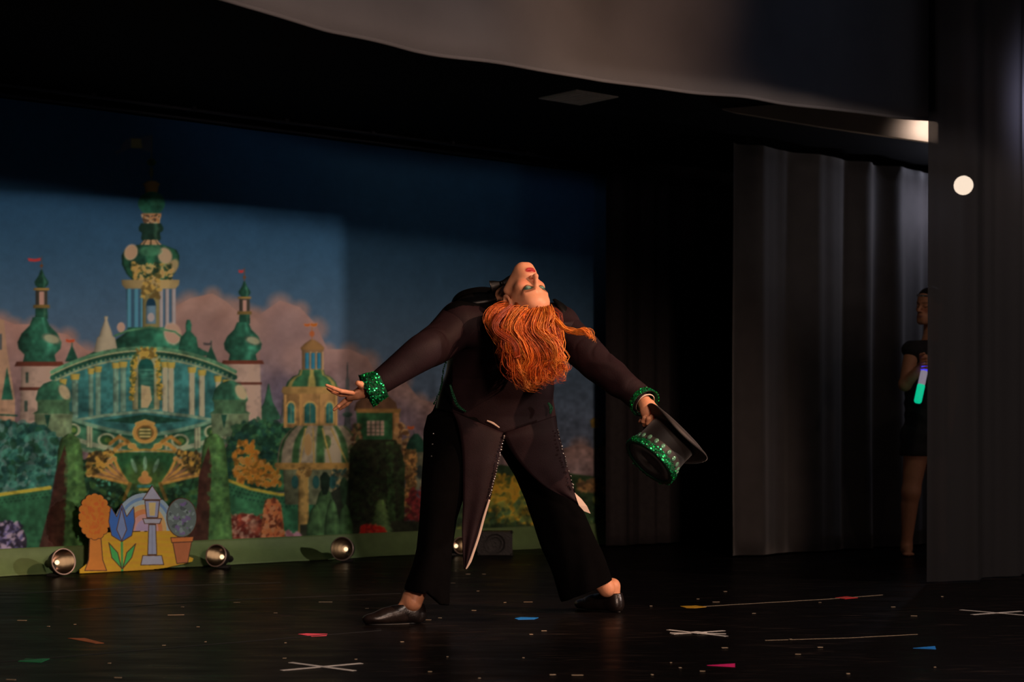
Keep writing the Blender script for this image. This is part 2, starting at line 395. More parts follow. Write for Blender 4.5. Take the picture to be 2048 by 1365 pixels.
    c.body(303, [(427, 20), (433, 19), (447, 15)], (140, 96, 66)); c.speck([(284, 430), (322, 430), (318, 447), (288, 447)], 60, 3, [(170, 120, 70), (60, 44, 34), (170, 140, 110)])
    c.body(302, [(447, 20), (456, 25), (462, 24), (466, 18), (478, 20), (481, 18)], (20, 44, 34), (20, 30, 20)); c.body(301, [(480, 13), (492, 24)], (150, 116, 86), ribs=4, ribc=(60, 50, 36))
    c.body(301, [(490, 26), (500, 52), (512, 58), (530, 57), (548, 48), (560, 36), (575, 32)], g2, (30, 40, 26), .35, 3, (36, 96, 64))
    c.ell(262, 505, 13, 16, (150, 120, 96), 1, .4, .3); c.ell(330, 512, 14, 17, (140, 112, 90), .9, -.4, .3); c.ell(345, 535, 10, 18, (120, 98, 70), .9, .5, .3); c.ell(300, 503, 22, 10, (52, 110, 76), .9, 0, .4)
    c.speck([(262, 528), (345, 528), (340, 572), (272, 572)], 240, 5, [(134, 104, 54), (60, 54, 28), (24, 54, 36), (150, 120, 74)], .8)
    c.body(301, [(560, 58), (570, 57), (578, 50)], (116, 98, 66), (20, 16, 10)); c.body(301, [(578, 49), (664, 46)], (44, 66, 84), (0, 0, 0), .6)
    for x in (258, 272, 284, 322, 334, 347): c.body(x, [(578, 4), (664, 4)], (118, 108, 108) if x > 300 else (58, 100, 116)); 
    c.body(302, [(575, 17), (664, 17)], (96, 86, 54)); c.ell(302, 613, 10, 17, (16, 36, 50)); c.body(302, [(612, 10), (648, 10)], (70, 90, 104)); c.ell(302, 635, 7, 9, (120, 110, 110))
    c.speck([(285, 560), (320, 560), (320, 596), (285, 596)], 50, 5, [(130, 104, 52), (70, 56, 30)], .8)
    c.body(301, [(655, 44), (668, 52), (680, 70), (700, 104), (712, 130)], g1, (10, 20, 14), .45); c.ell(345, 668, 17, 22, (140, 112, 96), 1, -.3, .3); c.ell(242, 655, 8, 10, (140, 108, 92), .9)
    c.line([(230, 672), (255, 662), (300, 655), (350, 664), (375, 684)], 4, (58, 104, 70))
    # rear finials
    c.body(212, [(633, 4), (641, 3), (650, 6), (660, 10), (672, 13), (676, 18), (705, 24)], (124, 112, 94)); c.body(377, [(640, 3), (650, 6), (664, 5), (676, 16), (712, 22)], g1)
    for x, y in ((144, 690), (422, 692)): c.line([(x, y - 10), (x, y + 10)], 2, g2); c.poly([(x, y), (x + 14, y + 34), (x - 14, y + 34)], g2)
    flag(132, 684, 18, 6, (140, 56, 34)); flag(424, 690, -18, 5, (50, 44, 44))
    # palace drum
    top = lambda X: 697 + ((X - 288) / 180.0) ** 2 * 46
    xs = np.linspace(104, 470, 40)
    def teal_f(X, Y):
        t = (X - 288) / 184.; k = .62 + .38 * np.sqrt(np.clip(1 - t ** 2, 0, 1)); o = np.array(teal, float) * k[..., None]
        return o * (1 - .12 * np.clip((Y - 760) / 80, 0, 1)[..., None])
    c.poly([(x, top(x)) for x in xs] + [(466, 842), (112, 842)], teal_f)
    for x, wd in ((126, 8), (150, 10), (182, 7), (196, 8), (232, 9), (246, 9), (330, 9), (342, 9), (384, 9), (404, 9), (436, 8), (452, 8)):
        y0 = top(x) + 30; lit_ = (92, 124, 104) if x < 300 else (130, 122, 100)
        c.body(x, [(y0, wd * .62), (842, wd * .62)], lit_, (6, 6, 6), .7); c.body(x, [(y0 - 6, wd), (y0 + 6, wd * .8)], (128, 110, 52))
    for off, th, cl in ((0, 8, (70, 116, 82)), (6, 5, (118, 116, 84)), (11, 9, g2), (20, 4, (104, 112, 84))):
        c.line([(x, top(x) + off) for x in xs], th, cl)
    for x in range(112, 470, 9): c.ell(x, top(x) + 15, 2.3, 2.6, (92, 118, 84))
    c.body(292, [(700, 8), (706, 20), (722, 28), (820, 27)], (110, 106, 78)); c.ell(292, 738, 16, 22, (14, 52, 46)); c.body(292, [(738, 16), (818, 16)], (44, 96, 80))
    for y in range(735, 816, 9): c.line([(277, y), (307, y)], 1.6, (22, 60, 52))
    c.poly([(282, 770), (300, 774), (304, 800), (296, 816), (282, 816)], (150, 120, 88), .85)
    for sx in (-1, 1):
        c.speck([(292 + sx * 16, 706), (292 + sx * 30, 722), (292 + sx * 31, 800), (292 + sx * 24, 800), (292 + sx * 20, 730)], 220, 3.4, [(142, 114, 46), (92, 76, 34), (46, 60, 30)])
    c.speck([(272, 697), (312, 697), (306, 716), (278, 716)], 60, 4, [(150, 122, 56), (80, 64, 30)])
    # arch band above the balcony
    c.poly([(118, 842), (200, 830), (290, 818), (380, 830), (462, 842), (462, 870), (118, 870)], (40, 90, 86))
    c.line([(125, 846), (205, 832), (290, 823), (375, 832), (455, 846)], 6, (100, 124, 100)); c.poly([(205, 842), (290, 829), (375, 842), (290, 850)], g2)
    # balcony band
    bt = lambda X: 872 - abs((X - 290) / 185.) ** 1.6 * 46
    xs2 = np.linspace(98, 482, 44)
    c.poly([(x, bt(x)) for x in xs2] + [(x, bt(x) + 54) for x in xs2[::-1]], (46, 94, 66)); 
    for off, th, cl in ((-2, 7, (92, 126, 100)), (5, 3, g2), (36, 9, (112, 118, 94)), (44, 6, (60, 96, 66)), (52, 6, (92, 110, 84))): c.line([(x, bt(x) + off) for x in xs2], th, cl)
    for x, rw in ((145, 11), (213, 13), (360, 13), (424, 11)):
        y = bt(x) + 20; c.ell(x, y, rw + 5, 14, (120, 122, 96)); c.ell(x, y, rw, 10, (34, 70, 34)); c.ell(x + 2, y, rw * .5, 5, (76, 104, 40))
    for x in (118, 176, 182, 240, 332, 392, 398, 450): c.body(x, [(bt(x) + 2, 3), (bt(x) + 44, 3)], (116, 116, 92))
    for cx in (107, 460):
        c.body(cx, [(762, 4), (768, 20), (780, 31), (800, 36)], (40, 92, 66), (10, 14, 10)); c.ell(cx + 22, 785, 10, 17, (146, 122, 96), .9, -.5, .35)
        c.body(cx, [(800, 36), (806, 32), (822, 32), (828, 42)], (62, 98, 64)); c.body(cx, [(828, 38), (874, 36)], (92, 108, 76), (14, 14, 8), .6); c.poly([(cx - 18, 830), (cx - 6, 830), (cx - 12, 858)], g2)
    # foliage behind the gate
    c.poly([(160, 920), (420, 920), (430, 1110), (150, 1110)], (20, 44, 26)); c.speck([(150, 930), (430, 930), (430, 1100), (150, 1100)], 900, 7, [(30, 66, 36), (16, 34, 20), (40, 86, 56), (58, 92, 40)], .7)
    c.speck([(165, 955), (235, 955), (235, 1060), (165, 1060)], 50, 3, [(60, 140, 110), (110, 150, 110)], .8)
    # gold gate
    c.poly([(228, 905), (346, 905), (350, 930), (322, 968), (262, 968), (226, 930)], (30, 76, 40)); c.ell(290, 955, 40, 30, (90, 110, 40), .6, 0, .8)
    for x, y, r in ((268, 932, -.35), (290, 928, 0), (312, 932, .35)): c.ell(x, y, 4, 15, (110, 150, 116), .9, -r * -1)
    for sx in (-1, 1):
        for k in range(7):
            a = k / 6.; x1 = 290 + sx * (62 + 50 * a); y1 = 918 + 32 * a; c.line([(290 + sx * 34, 968), (290 + sx * (50 + 26 * a), 944 + 14 * a), (x1, y1)], 6, (128 - 10 * (k % 2) * 4, 92 - 30 * (k % 2), 44)); c.ell(x1, y1, 6, 5, (158, 116, 62))
        c.speck([(290 + sx * 60, 902), (290 + sx * 112, 906), (290 + sx * 116, 950), (290 + sx * 92, 946)], 260, 4.4, [(140, 104, 44), (60, 44, 22), (96, 74, 34), (34, 30, 18)])
        c.line([(290 + sx * 16, 900), (290 + sx * 34, 886), (290 + sx * 48, 890), (290 + sx * 60, 900)], 8, (138, 100, 50)); c.line([(290 + sx * 34, 884), (290 + sx * 52, 874), (290 + sx * 70, 888)], 7, (110, 78, 36))
        c.ell(290 + sx * 26, 893, 9, 6, (164, 124, 66)); c.line([(290 + sx * 30, 968), (290 + sx * 42, 1000)], 7, (84, 66, 30))
    c.line([(230, 905), (290, 900), (350, 905)], 4, (120, 94, 44))
    c.ell(290, 866, 25, 22, (150, 112, 58)); c.ell(290, 866, 18, 15, (84, 58, 30)); c.ell(290, 867, 14, 12, (58, 58, 32))
    for y in (860, 867, 874): c.line([(280, y), (300, y)], 2.6, (150, 132, 84))
    c.line([(272, 848), (290, 842), (308, 848)], 5, (158, 120, 66)); c.ell(290, 960, 14, 9, (166, 112, 62)); c.ell(290, 950, 7, 8, (170, 120, 66)); c.line([(276, 973), (304, 973)], 5, (44, 110, 104)); c.line([(280, 980), (300, 980)], 5, (140, 110, 44))
    # left hedge and wall
    c.poly([(-140, 830), (0, 848), (90, 850), (120, 880), (120, 1000), (-140, 1010)], (26, 66, 56)); c.speck([(-140, 830), (0, 842), (60, 850), (124, 880), (124, 985), (-140, 1000)], 1500, 8, [(36, 92, 80), (18, 48, 44), (58, 118, 100), (24, 62, 40), (74, 104, 96)], .75)
    c.poly([(-140, 1010), (0, 990), (100, 976), (110, 1110), (-140, 1130)], (34, 82, 52)); c.line([(-140, 1008), (0, 990), (100, 976)], 7, (136, 120, 44)); 
    for x in range(-135, 100, 9): c.ell(x, 1000 - (x + 20) * .13 + 3, 1.8, 1.4, (20, 46, 34)); c.ell(x + 4, 1006 - (x + 20) * .13 + 3, 1.8, 1.4, (20, 46, 34))
    c.ell(10, 1085, 44, 42, (30, 26, 34)); c.speck([(-34, 1042), (44, 1042), (48, 1110), (-34, 1110)], 200, 4.5, [(98, 86, 116), (60, 56, 84), (30, 26, 40), (120, 104, 120)])
    # right hedge, autumn leaves and lattice wall
    c.poly([(470, 862), (520, 842), (575, 850), (604, 890), (600, 985), (452, 985), (450, 900)], (28, 62, 40)); c.speck([(462, 856), (520, 838), (590, 856), (610, 900), (606, 975), (450, 975)], 900, 7, [(34, 80, 50), (18, 44, 30), (54, 96, 52), (24, 60, 50)], .75)
    c.speck([(478, 884), (508, 886), (520, 920), (556, 934), (560, 972), (480, 968), (462, 940), (470, 905)], 420, 5, [(172, 106, 36), (130, 78, 28), (186, 126, 60), (100, 66, 24)])
    c.poly([(446, 958), (500, 980), (560, 990), (636, 990), (636, 1110), (446, 1110)], (40, 92, 56)); c.line([(448, 958), (500, 978), (560, 990), (600, 990)], 6, (138, 118, 44))
    for x in range(452, 600, 8):
        for q in range(3): c.ell(x + (q % 2) * 4, 971 + min(x - 448, 110) * .24 + q * 8, 2, 1.6, (22, 56, 40))
    # domed tower
    flag(621, 652, 14, 6, (160, 84, 30)); flag(620, 652, -12, 5, (150, 74, 30)); c.line([(624, 655), (624, 680)], 2, (110, 70, 40)); c.ell(624, 668, 5, 6, (120, 62, 34))
    c.body(625, [(680, 4), (688, 16), (696, 24), (702, 22)], (104, 74, 44)); c.body(625, [(700, 21), (742, 21)], (96, 72, 48)); 
    for x in (614, 626, 638): c.body(x, [(706, 4), (738, 4)], (34, 84, 104)); c.body(x + 7, [(704, 2), (742, 2.4)], (136, 106, 76))
    c.body(623, [(740, 24), (750, 27), (754, 38), (764, 48), (776, 53)], (40, 86, 52), (10, 14, 8), .5, 3, (118, 104, 56)); c.body(622, [(774, 56), (784, 59), (790, 54)], (122, 92, 52)); c.body(621, [(788, 50), (856, 51)], (122, 88, 52), (10, 8, 6), .5)
    for x, wd in ((582, 7), (620, 11), (659, 7)): c.ell(x, 815, wd + 3, 13, (150, 116, 66)); c.body(x, [(814, wd + 3), (848, wd + 3)], (150, 116, 66)); c.ell(x, 817, wd, 11, (34, 96, 88)); c.body(x, [(815, wd), (847, wd)], (36, 96, 88)); c.line([(x, 806), (x, 848)], 2, (90, 110, 80))
    for x in (600, 641, 570, 672): c.body(x, [(790, 3), (856, 3)], (142, 104, 60))
    c.body(640, [(852, 50), (862, 62), (880, 76), (900, 83), (926, 86)], (122, 104, 84), (12, 10, 8), .55, 5, (56, 92, 46)); c.ell(654, 885, 8, 14, (70, 86, 44)); c.ell(616, 890, 8, 22, (150, 110, 64), .8)
    for x in (600, 628, 662, 694): c.line([(624 + (x - 624) * .55, 858), (x, 926)], 3, (136, 108, 56))
    c.body(640, [(926, 90), (934, 92), (940, 84)], (136, 98, 50)); c.body(644, [(940, 78), (1010, 74)], (86, 84, 60), (0, 0, 0), .5); c.speck([(660, 940), (712, 940), (706, 985), (668, 985)], 120, 4, [(138, 112, 72), (60, 50, 34), (40, 60, 50)])
    for x in (590, 632, 665): c.ell(x, 965, 7, 13, (30, 66, 60))
    c.body(607, [(942, 16), (950, 12), (960, 10), (1060, 11), (1070, 15)], (132, 100, 54), (14, 10, 4), .5); c.speck([(592, 936), (622, 936), (619, 956), (596, 956)], 60, 3.5, [(160, 120, 66), (84, 60, 32)])
    # clock tower and its ivy
    c.body(752, [(786, 8), (794, 26), (806, 40), (822, 44)], (74, 50, 36)); c.poly([(712, 822), (800, 822), (796, 884), (718, 884)], (36, 76, 42)); c.poly([(712, 818), (802, 818), (800, 826), (714, 826)], (104, 74, 40))
    c.poly([(734, 842), (768, 842), (768, 872), (734, 872)], (126, 100, 88)); 
    for x in (742, 751, 760): c.line([(x, 842), (x, 872)], 2.2, (50, 56, 40))
    for y in (850, 858, 866): c.line([(734, y), (768, y)], 1.6, (50, 56, 40))
    c.body(792, [(826, 7), (884, 7)], (124, 86, 52)); c.speck([(706, 850), (722, 850), (722, 900), (704, 900)], 80, 4, [(118, 86, 56), (60, 40, 30), (60, 66, 40)])
    c.speck([(790, 850), (806, 850), (830, 900), (826, 960), (796, 960)], 160, 5, [(132, 96, 60), (70, 46, 30), (110, 84, 56)])
    c.body(832, [(868, 4), (880, 14), (896, 20), (905, 22)], (28, 60, 44)); flag(828, 858, -14, 6, (140, 60, 28)); c.body(838, [(905, 22), (980, 24)], (78, 74, 58)); c.ell(840, 945, 8, 14, (40, 44, 40))
    c.body(820, [(900, 9), (1040, 9)], (116, 82, 50)); c.speck([(808, 900), (832, 900), (832, 1040), (808, 1040)], 200, 4, [(134, 92, 50), (60, 40, 24), (80, 60, 34)])
    c.poly([(700, 900), (716, 880), (792, 880), (806, 910), (806, 1090), (690, 1090)], (30, 30, 20)); c.poly([(772, 884), (788, 884), (792, 1070), (776, 1070)], (52, 76, 36)); c.poly([(798, 900), (810, 930), (808, 1080), (796, 1080)], (34, 44, 24))
    c.speck([(700, 890), (806, 890), (806, 1080), (696, 1080)], 700, 5, [(34, 34, 22), (22, 22, 16), (40, 52, 28)], .6)
    # low planting
    c.poly([(600, 1050), (900, 1040), (1240, 1020), (1240, 1110), (600, 1110)], (34, 34, 24)); c.poly([(640, 1000), (700, 960), (704, 1110), (620, 1110)], (26, 28, 20))
    for cx, y0, hw in ((650, 975, 20), (632, 1010, 18), (690, 1010, 15), (664, 1000, 14)): c.body(cx, [(y0, 3), (y0 + 12, hw * .6), (y0 + 40, hw), (1094, hw * 1.15)], (62, 92, 48), (10, 14, 6), .35)
    c.body(650, [(945, 3), (955, 10), (975, 9), (990, 4)], (22, 34, 22)); c.body(688, [(955, 2), (968, 9), (985, 7), (1010, 4)], (40, 60, 34))
    for k in range(7): y = 1000 + k * 12; c.body(762, [(y, 5 + k * 2.4), (y + 14, 11 + k * 3.3)], (84 - k * 3, 104 - k * 3, 50), (8, 10, 4), .6); c.line([(762 - 8 - k * 3, y + 13), (762 + 8 + k * 3, y + 13)], 2, (36, 50, 26))
    c.speck([(722, 1052), (770, 1056), (776, 1074), (724, 1074)], 120, 5, [(170, 36, 26), (120, 24, 20), (150, 60, 40)]); c.speck([(818, 980), (850, 975), (850, 1040), (812, 1040)], 100, 6, [(96, 30, 30), (60, 24, 24)])
    c.ell(492, 1066, 42, 38, (70, 26, 20)); c.speck([(452, 1030), (530, 1030), (536, 1092), (450, 1092)], 220, 5, [(96, 40, 28), (60, 22, 18), (130, 96, 80)], .7); c.ell(506, 1050, 10, 12, (130, 96, 76), .5, 0, .8)
    c.body(545, [(998, 8), (1010, 17), (1040, 21), (1088, 26)], (136, 70, 40), (20, 14, 8), .5); c.speck([(532, 1000), (556, 1000), (570, 1086), (522, 1086)], 260, 4.2, [(180, 104, 60), (96, 44, 26), (196, 130, 90), (70, 34, 22)]); c.speck([(574, 1066), (602, 1068), (606, 1086), (572, 1086)], 50, 5, [(130, 92, 100), (110, 66, 70)])
    # clipped cones either side of the gate
    for cx, hw, dx in ((140, 40, 0), (428, 34, 0)):
        pr = [(868, 4), (878, 18), (900, 24), (960, 29), (1030, hw), (1096, hw + 4)]
        c.body(cx, pr, (66, 104, 48), (12, 20, 8), .25)
        c.poly([(cx - 10, 890), (cx - 4, 930), (cx - 12, 1096), (cx - hw - 22, 1096), (cx - hw, 1010), (cx - 30, 950)], (44, 20, 18), .9)
        c.speck([(cx - 8, 872), (cx + 14, 872), (cx + hw, 1096), (cx - 10, 1096)], 260, 5, [(78, 116, 56), (44, 78, 38), (60, 96, 50)], .4)
    # dim right-hand end of the print
    c.poly([(850, 985), (1000, 930), (1240, 960), (1240, 1100), (850, 1100)], (40, 52, 30)); c.speck([(975, 950), (1060, 955), (1075, 1060), (970, 1040)], 420, 7, [(150, 112, 36), (100, 80, 26), (60, 70, 30), (170, 120, 34)], .8)
    c.speck([(870, 1010), (1240, 1000), (1240, 1090), (860, 1090)], 500, 7, [(44, 62, 34), (30, 36, 24), (60, 90, 50), (90, 90, 40)], .7)
    c.line([(1190, 860), (1190, 960)], 4, (40, 40, 34)); c.body(1190, [(836, 3), (842, 10), (856, 7)], (110, 84, 40)); c.body(1222, [(892, 26), (904, 28), (908, 24), (970, 24)], (130, 96, 70), ribs=4, ribc=(96, 70, 54)); c.body(1222, [(868, 8), (892, 24)], (40, 64, 48))
    c.speck([(1160, 960), (1240, 960), (1240, 985), (1150, 985)], 60, 6, [(120, 84, 50), (70, 50, 34)])
    # the print is slightly soft, mottled and muted
    C = c.C; r_ = np.random.default_rng(9)
    def mottle(step):
        g = r_.random((c.h // step + 3, c.w // step + 3)); y, x = np.mgrid[0:c.h, 0:c.w] / step; i = y.astype(int); j = x.astype(int); u = (x - j); v = (y - i); u = u * u * (3 - 2 * u); v = v * v * (3 - 2 * v)
        return (g[i, j] * (1 - u) + g[i, j + 1] * u) * (1 - v) + (g[i + 1, j] * (1 - u) + g[i + 1, j + 1] * u) * v - .5
    Y, X = np.mgrid[0:c.h, 0:c.w]; Yp = Y / c.S + c.y0; low = np.clip((Yp - 700) / 200, 0, 1)
    green = np.clip((C[..., 1] - np.maximum(C[..., 0], C[..., 2] * .9)) / 18, 0, 1)
    m = 1 + (mottle(5) * .34 + mottle(11) * .40 + mottle(28) * .30) * (.12 + .88 * np.clip(low + green, 0, 1))
    g = C.mean(-1, keepdims=True); C[:] = g + (C - g) * (1 - .16 * green[..., None]); C *= (m * (1 - .20 * green) * (1 - .08 * low))[..., None]
    C *= np.array([1.03, .99, .96])
    for _ in range(2): C[1:-1, 1:-1] = (C[1:-1, 1:-1] * 4 + C[:-2, 1:-1] + C[2:, 1:-1] + C[1:-1, :-2] + C[1:-1, 2:]) / 8
    return c
INK = np.array([0.235, 0.165, 0.142])           # what the floodlight returns from white cloth
def ink(c):
    a = lin(np.clip(c, 0, 255)) / INK; return a / np.maximum(1.0, a.max(-1, keepdims=True) / 0.95)

# ---------------------------------------------------------------- materials
M = {}
M['black_cloth'] = mat('black_cloth', (.026, .022, .024), .85, noise=(30, .3), bump=(250, .2))
M['leg_cloth'] = mat('leg_cloth', (.045, .040, .040), .8, noise=(9, .18), bump=(220, .2), sheen=.25)
M['ceil'] = mat('painted_black_ceiling', (.006, .006, .006), .9, spec=.1, noise=(3, .3))
M['print'] = mat('printed_cloth', rough=.8, spec=.15, vcol=True, noise=(6, .05), bump=(90, .1))
M['board'] = mat('painted_board', rough=.55, spec=.3, vcol=True, noise=(25, .07))
M['green_cloth'] = mat('green_satin', (.20, .34, .13), .6, noise=(14, .12), bump=(60, .15), sheen=.2)
M['valance'] = mat('valance_cloth', (.42, .40, .39), .8, noise=(2.2, .16), bump=(120, .1))
M['beam'] = mat('beige_beam', (.45, .38, .31), .6, noise=(5, .12))
M['tile'] = mat('vent_grey', (.75, .68, .62), .6, noise=(12, .1))
M['rail'] = mat('rail_metal', (.10, .10, .12), .45, metal=.6, noise=(20, .1))
M['steel'] = mat('lamp_reflector', (.30, .235, .195), .22, metal=1., noise=(15, .1))
M['rim'] = mat('lamp_rim', (.55, .42, .36), .35, metal=.4, noise=(15, .1))
M['blackmetal'] = mat('lamp_body', (.02, .02, .02), .5, noise=(15, .2))
M['filament'] = mat('lamp_filament', (.9, .8, .6), .3, emit=(1., .72, .42), estr=1.6, noise=(40, .05))
M['case'] = mat('case_black', (.015, .015, .017), .5, noise=(20, .3), bump=(120, .3))
M['skin'] = mat('skin', rough=.45, spec=.35, vcol=True, noise=(55, .06), bump=(160, .05), sss=.15)
M['coat'] = mat('tailcoat_satin', (.020, .0102, .0125), .6, spec=.13, noise=(18, .2), bump=(260, .12))
M['velvet'] = mat('black_velvet', (.0016, .0014, .0015), .9, spec=.05, noise=(20, .3))
M['lapel'] = mat('black_satin', (.003, .003, .003), .36, spec=.28, noise=(20, .3))
M['lining'] = mat('cream_lining', (.80, .62, .50), .6, noise=(20, .08))
M['leather'] = mat('shoe_leather', (.014, .010, .009), .28, spec=.55, noise=(25, .25), bump=(90, .1))
M['sequin'] = mat('green_sequin', (.04, .85, .28), .22, metal=.9, noise=(300, .7))
M['sequin_cloth'] = mat('green_sequin_cloth', (.006, .075, .03), .35, metal=.5, noise=(200, .6), bump=(300, .6))
M['gem'] = mat('green_gem', (.16, .40, .27), .08, metal=.35, coat=1., noise=(80, .3))
M['bead'] = mat('clear_bead', (.80, .74, .70), .08, metal=.85, noise=(200, .2))
M['hat'] = mat('hat_felt', (.010, .006, .005), .6, noise=(30, .2), sheen=.2)
M['hair'] = mat('orange_hair', rough=.38, spec=.45, vcol=True, noise=(60, .25))
M['hair_dark'] = mat('dark_hair', (.02, .013, .01), .5, noise=(60, .3))
M['foam_green'] = mat('glow_foam_green', (.1, .5, .3), .4, emit=(.0, .62, .32), estr=.75, noise=(30, .1))
M['foam_blue'] = mat('glow_foam_blue', (.1, .1, .6), .4, emit=(.08, .06, 1.), estr=.8, noise=(30, .1))
M['foam_white'] = mat('glow_foam_mid', (.5, .5, .5), .4, emit=(.30, .26, .34), estr=.6, noise=(30, .1))
M['bulb'] = mat('wing_bulb', (1, .9, .8), .4, emit=(1., .80, .62), estr=24., noise=(10, .02))
M['tape_black'] = mat('black_floor_tape', (.003, .003, .003), .5, noise=(30, .3))
M['tape_white'] = mat('white_tape', (.80, .76, .70), .6, noise=(60, .2))
for n_, b_ in (('green', (.02, .36, .13)), ('pink', (.95, .10, .17)), ('blue', (.02, .30, .95)), ('yellow', (.95, .50, .03)), ('red', (.90, .03, .03)), ('magenta', (.95, .02, .22)), ('orange', (.60, .17, .05))):
    M['tape_' + n_] = mat('%s_tape' % n_, b_, .5, noise=(60, .15))
M['scrap'] = mat('pale_scrap', (.42, .33, .22), .4, noise=(80, .3))

def floor_mat():
    m = mat('black_dance_floor', (.008, .007, .007), .2, spec=.11); nt = m.node_tree; b = nt.nodes['Principled BSDF']; L = nt.links
    tc = nt.nodes.new('ShaderNodeTexCoord')
    def noise(scale, rot, sc3, det=4):
        mp = nt.nodes.new('ShaderNodeMapping'); mp.inputs['Rotation'].default_value = (0, 0, rot); mp.inputs['Scale'].default_value = sc3
        n = nt.nodes.new('ShaderNodeTexNoise'); n.inputs['Scale'].default_value = scale; n.inputs['Detail'].default_value = det
        L.new(tc.outputs['Object'], mp.inputs[0]); L.new(mp.outputs[0], n.inputs['Vector']); return n.outputs['Fac']
    def ramp(src, a, b_, c=0., d=1.):
        r = nt.nodes.new('ShaderNodeMapRange'); r.inputs[1].default_value = a; r.inputs[2].default_value = b_; r.inputs[3].default_value = c; r.inputs[4].default_value = d; L.new(src, r.inputs[0]); return r.outputs[0]
    def math_(op, a, b_):
        n = nt.nodes.new('ShaderNodeMath'); n.operation = op
        for i, q in enumerate((a, b_)):
            if isinstance(q, (int, float)): n.inputs[i].default_value = q
            else: L.new(q, n.inputs[i])
        return n.outputs[0]
    s1 = ramp(noise(5, -.15, (.9, 9, 1)), .60, .74); s2 = ramp(noise(7, .12, (.7, 13, 1)), .62, .72); s3 = ramp(noise(2.4, 0, (1, 1, 1)), .35, .7)
    scuff = math_('MULTIPLY', math_('MAXIMUM', s1, s2), s3)
    mx = nt.nodes.new('ShaderNodeMix'); mx.data_type = 'RGBA'; mx.inputs['A'].default_value = (.006, .005, .005, 1); mx.inputs['B'].default_value = (.105, .072, .058, 1)
    L.new(math_('MULTIPLY', scuff, .85), mx.inputs['Factor']); L.new(mx.outputs['Result'], b.inputs['Base Color'])
    L.new(math_('ADD', ramp(noise(3.2, .05, (1, 3, 1)), .3, .75, .24, .42), math_('MULTIPLY', scuff, .2)), b.inputs['Roughness'])
    bp = nt.nodes.new('ShaderNodeBump'); bp.inputs['Strength'].default_value = .25; bp.inputs['Distance'].default_value = .004
    L.new(noise(4, .0, (1.2, 5, 1), 3), bp.inputs['Height']); L.new(bp.outputs[0], b.inputs['Normal'])
    df = nt.nodes.new('ShaderNodeBsdfDiffuse'); L.new(mx.outputs['Result'], df.inputs[0]); ms = nt.nodes.new('ShaderNodeMixShader'); ms.inputs[0].default_value = .5
    L.new(b.outputs[0], ms.inputs[1]); L.new(df.outputs[0], ms.inputs[2]); L.new(ms.outputs[0], nt.nodes['Material Output'].inputs['Surface'])
    return m
M['floor'] = floor_mat()
def sheer_mat():
    m = mat('sheer_black_curtain', (.004, .004, .005), .8, noise=(8, .2)); nt = m.node_tree; b = nt.nodes['Principled BSDF']; out = nt.nodes['Material Output']; L = nt.links
    tr = nt.nodes.new('ShaderNodeBsdfTransparent'); tl = nt.nodes.new('ShaderNodeBsdfTranslucent'); tl.inputs[0].default_value = (.09, .085, .10, 1)
    m1 = nt.nodes.new('ShaderNodeMixShader'); m2 = nt.nodes.new('ShaderNodeMixShader'); m1.inputs[0].default_value = .5; m2.inputs[0].default_value = .04
    L.new(b.outputs[0], m1.inputs[1]); L.new(tl.outputs[0], m1.inputs[2]); L.new(m1.outputs[0], m2.inputs[1]); L.new(tr.outputs[0], m2.inputs[2]); L.new(m2.outputs[0], out.inputs['Surface']); return m
M['sheer'] = sheer_mat()

# ---------------------------------------------------------------- the setting
P0 = np.array([-2.605, 9.16, 0.0])              # foot of the backdrop cloth
def PL(t, off=0., z=0.): return P0 + U * t + N * off + np.array([0, 0, z])
ZC = 2.52
def slab(name, c, h, m, axes=None, **k):
    o = MB().box(c, h, axes).build(name, m, None, False); return tag(o, **k)
AX = [U, N, np.array([0, 0, 1.])]
fc = PL(2.0, -3.8)
slab('floor', fc + (0, 0, -.05), (6.5, 4.7, .05), M['floor'], AX, kind='structure')
slab('ceiling', PL(2.0, -1.0, ZC + .05), (6.5, 1.75, .05), M['ceil'], AX, kind='structure')
slab('wall_back', PL(2.0, .55, 1.3), (6.5, .05, 1.3), M['ceil'], AX, kind='structure')
slab('wall_right', PL(6.9, -1.4, 1.3), (.05, 2.2, 1.3), M['ceil'], AX, kind='structure')

def grid_mesh(name, fn, nu, nv, m, parent=None, cols=None, thick=0.):
    u, v = np.meshgrid(np.linspace(0, 1, nu), np.linspace(0, 1, nv), indexing='ij'); V = fn(u.ravel(), v.ravel())
    i = np.arange(nu - 1)[:, None] * nv + np.arange(nv - 1)[None]; F = np.stack([i, i + nv, i + nv + 1, i + 1], -1).reshape(-1, 4)
    o = mesh(name, V, F, m, parent, cols=cols(V) if cols else None)
    if thick: mod(o, 'SOLIDIFY', thickness=thick, offset=0)
    return o
def proj(V): return 1024 + FPX * V[:, 0] / V[:, 1], HOR - FPX * (V[:, 2] - CAMH) / V[:, 1]
# painted backdrop
CV = paint_backdrop()
BOFF = .10
def bd(u, v):
    t = -.25 + 5.0 * u; z = .10 + 2.36 * v
    off = BOFF + .012 * np.sin(t * 2.3 + 1) * (1 - v) + .004 * np.sin(t * 9)
    return P0 + t[:, None] * U + off[:, None] * N + z[:, None] * np.array([0, 0, 1.])
bdo = grid_mesh('painted_backdrop', bd, 900, 520, M['print'], cols=lambda V: ink(CV.sample(*proj(V))))
tag(bdo, 'wide printed backdrop cloth showing a green domed palace, clouds and gardens', 'backdrop')
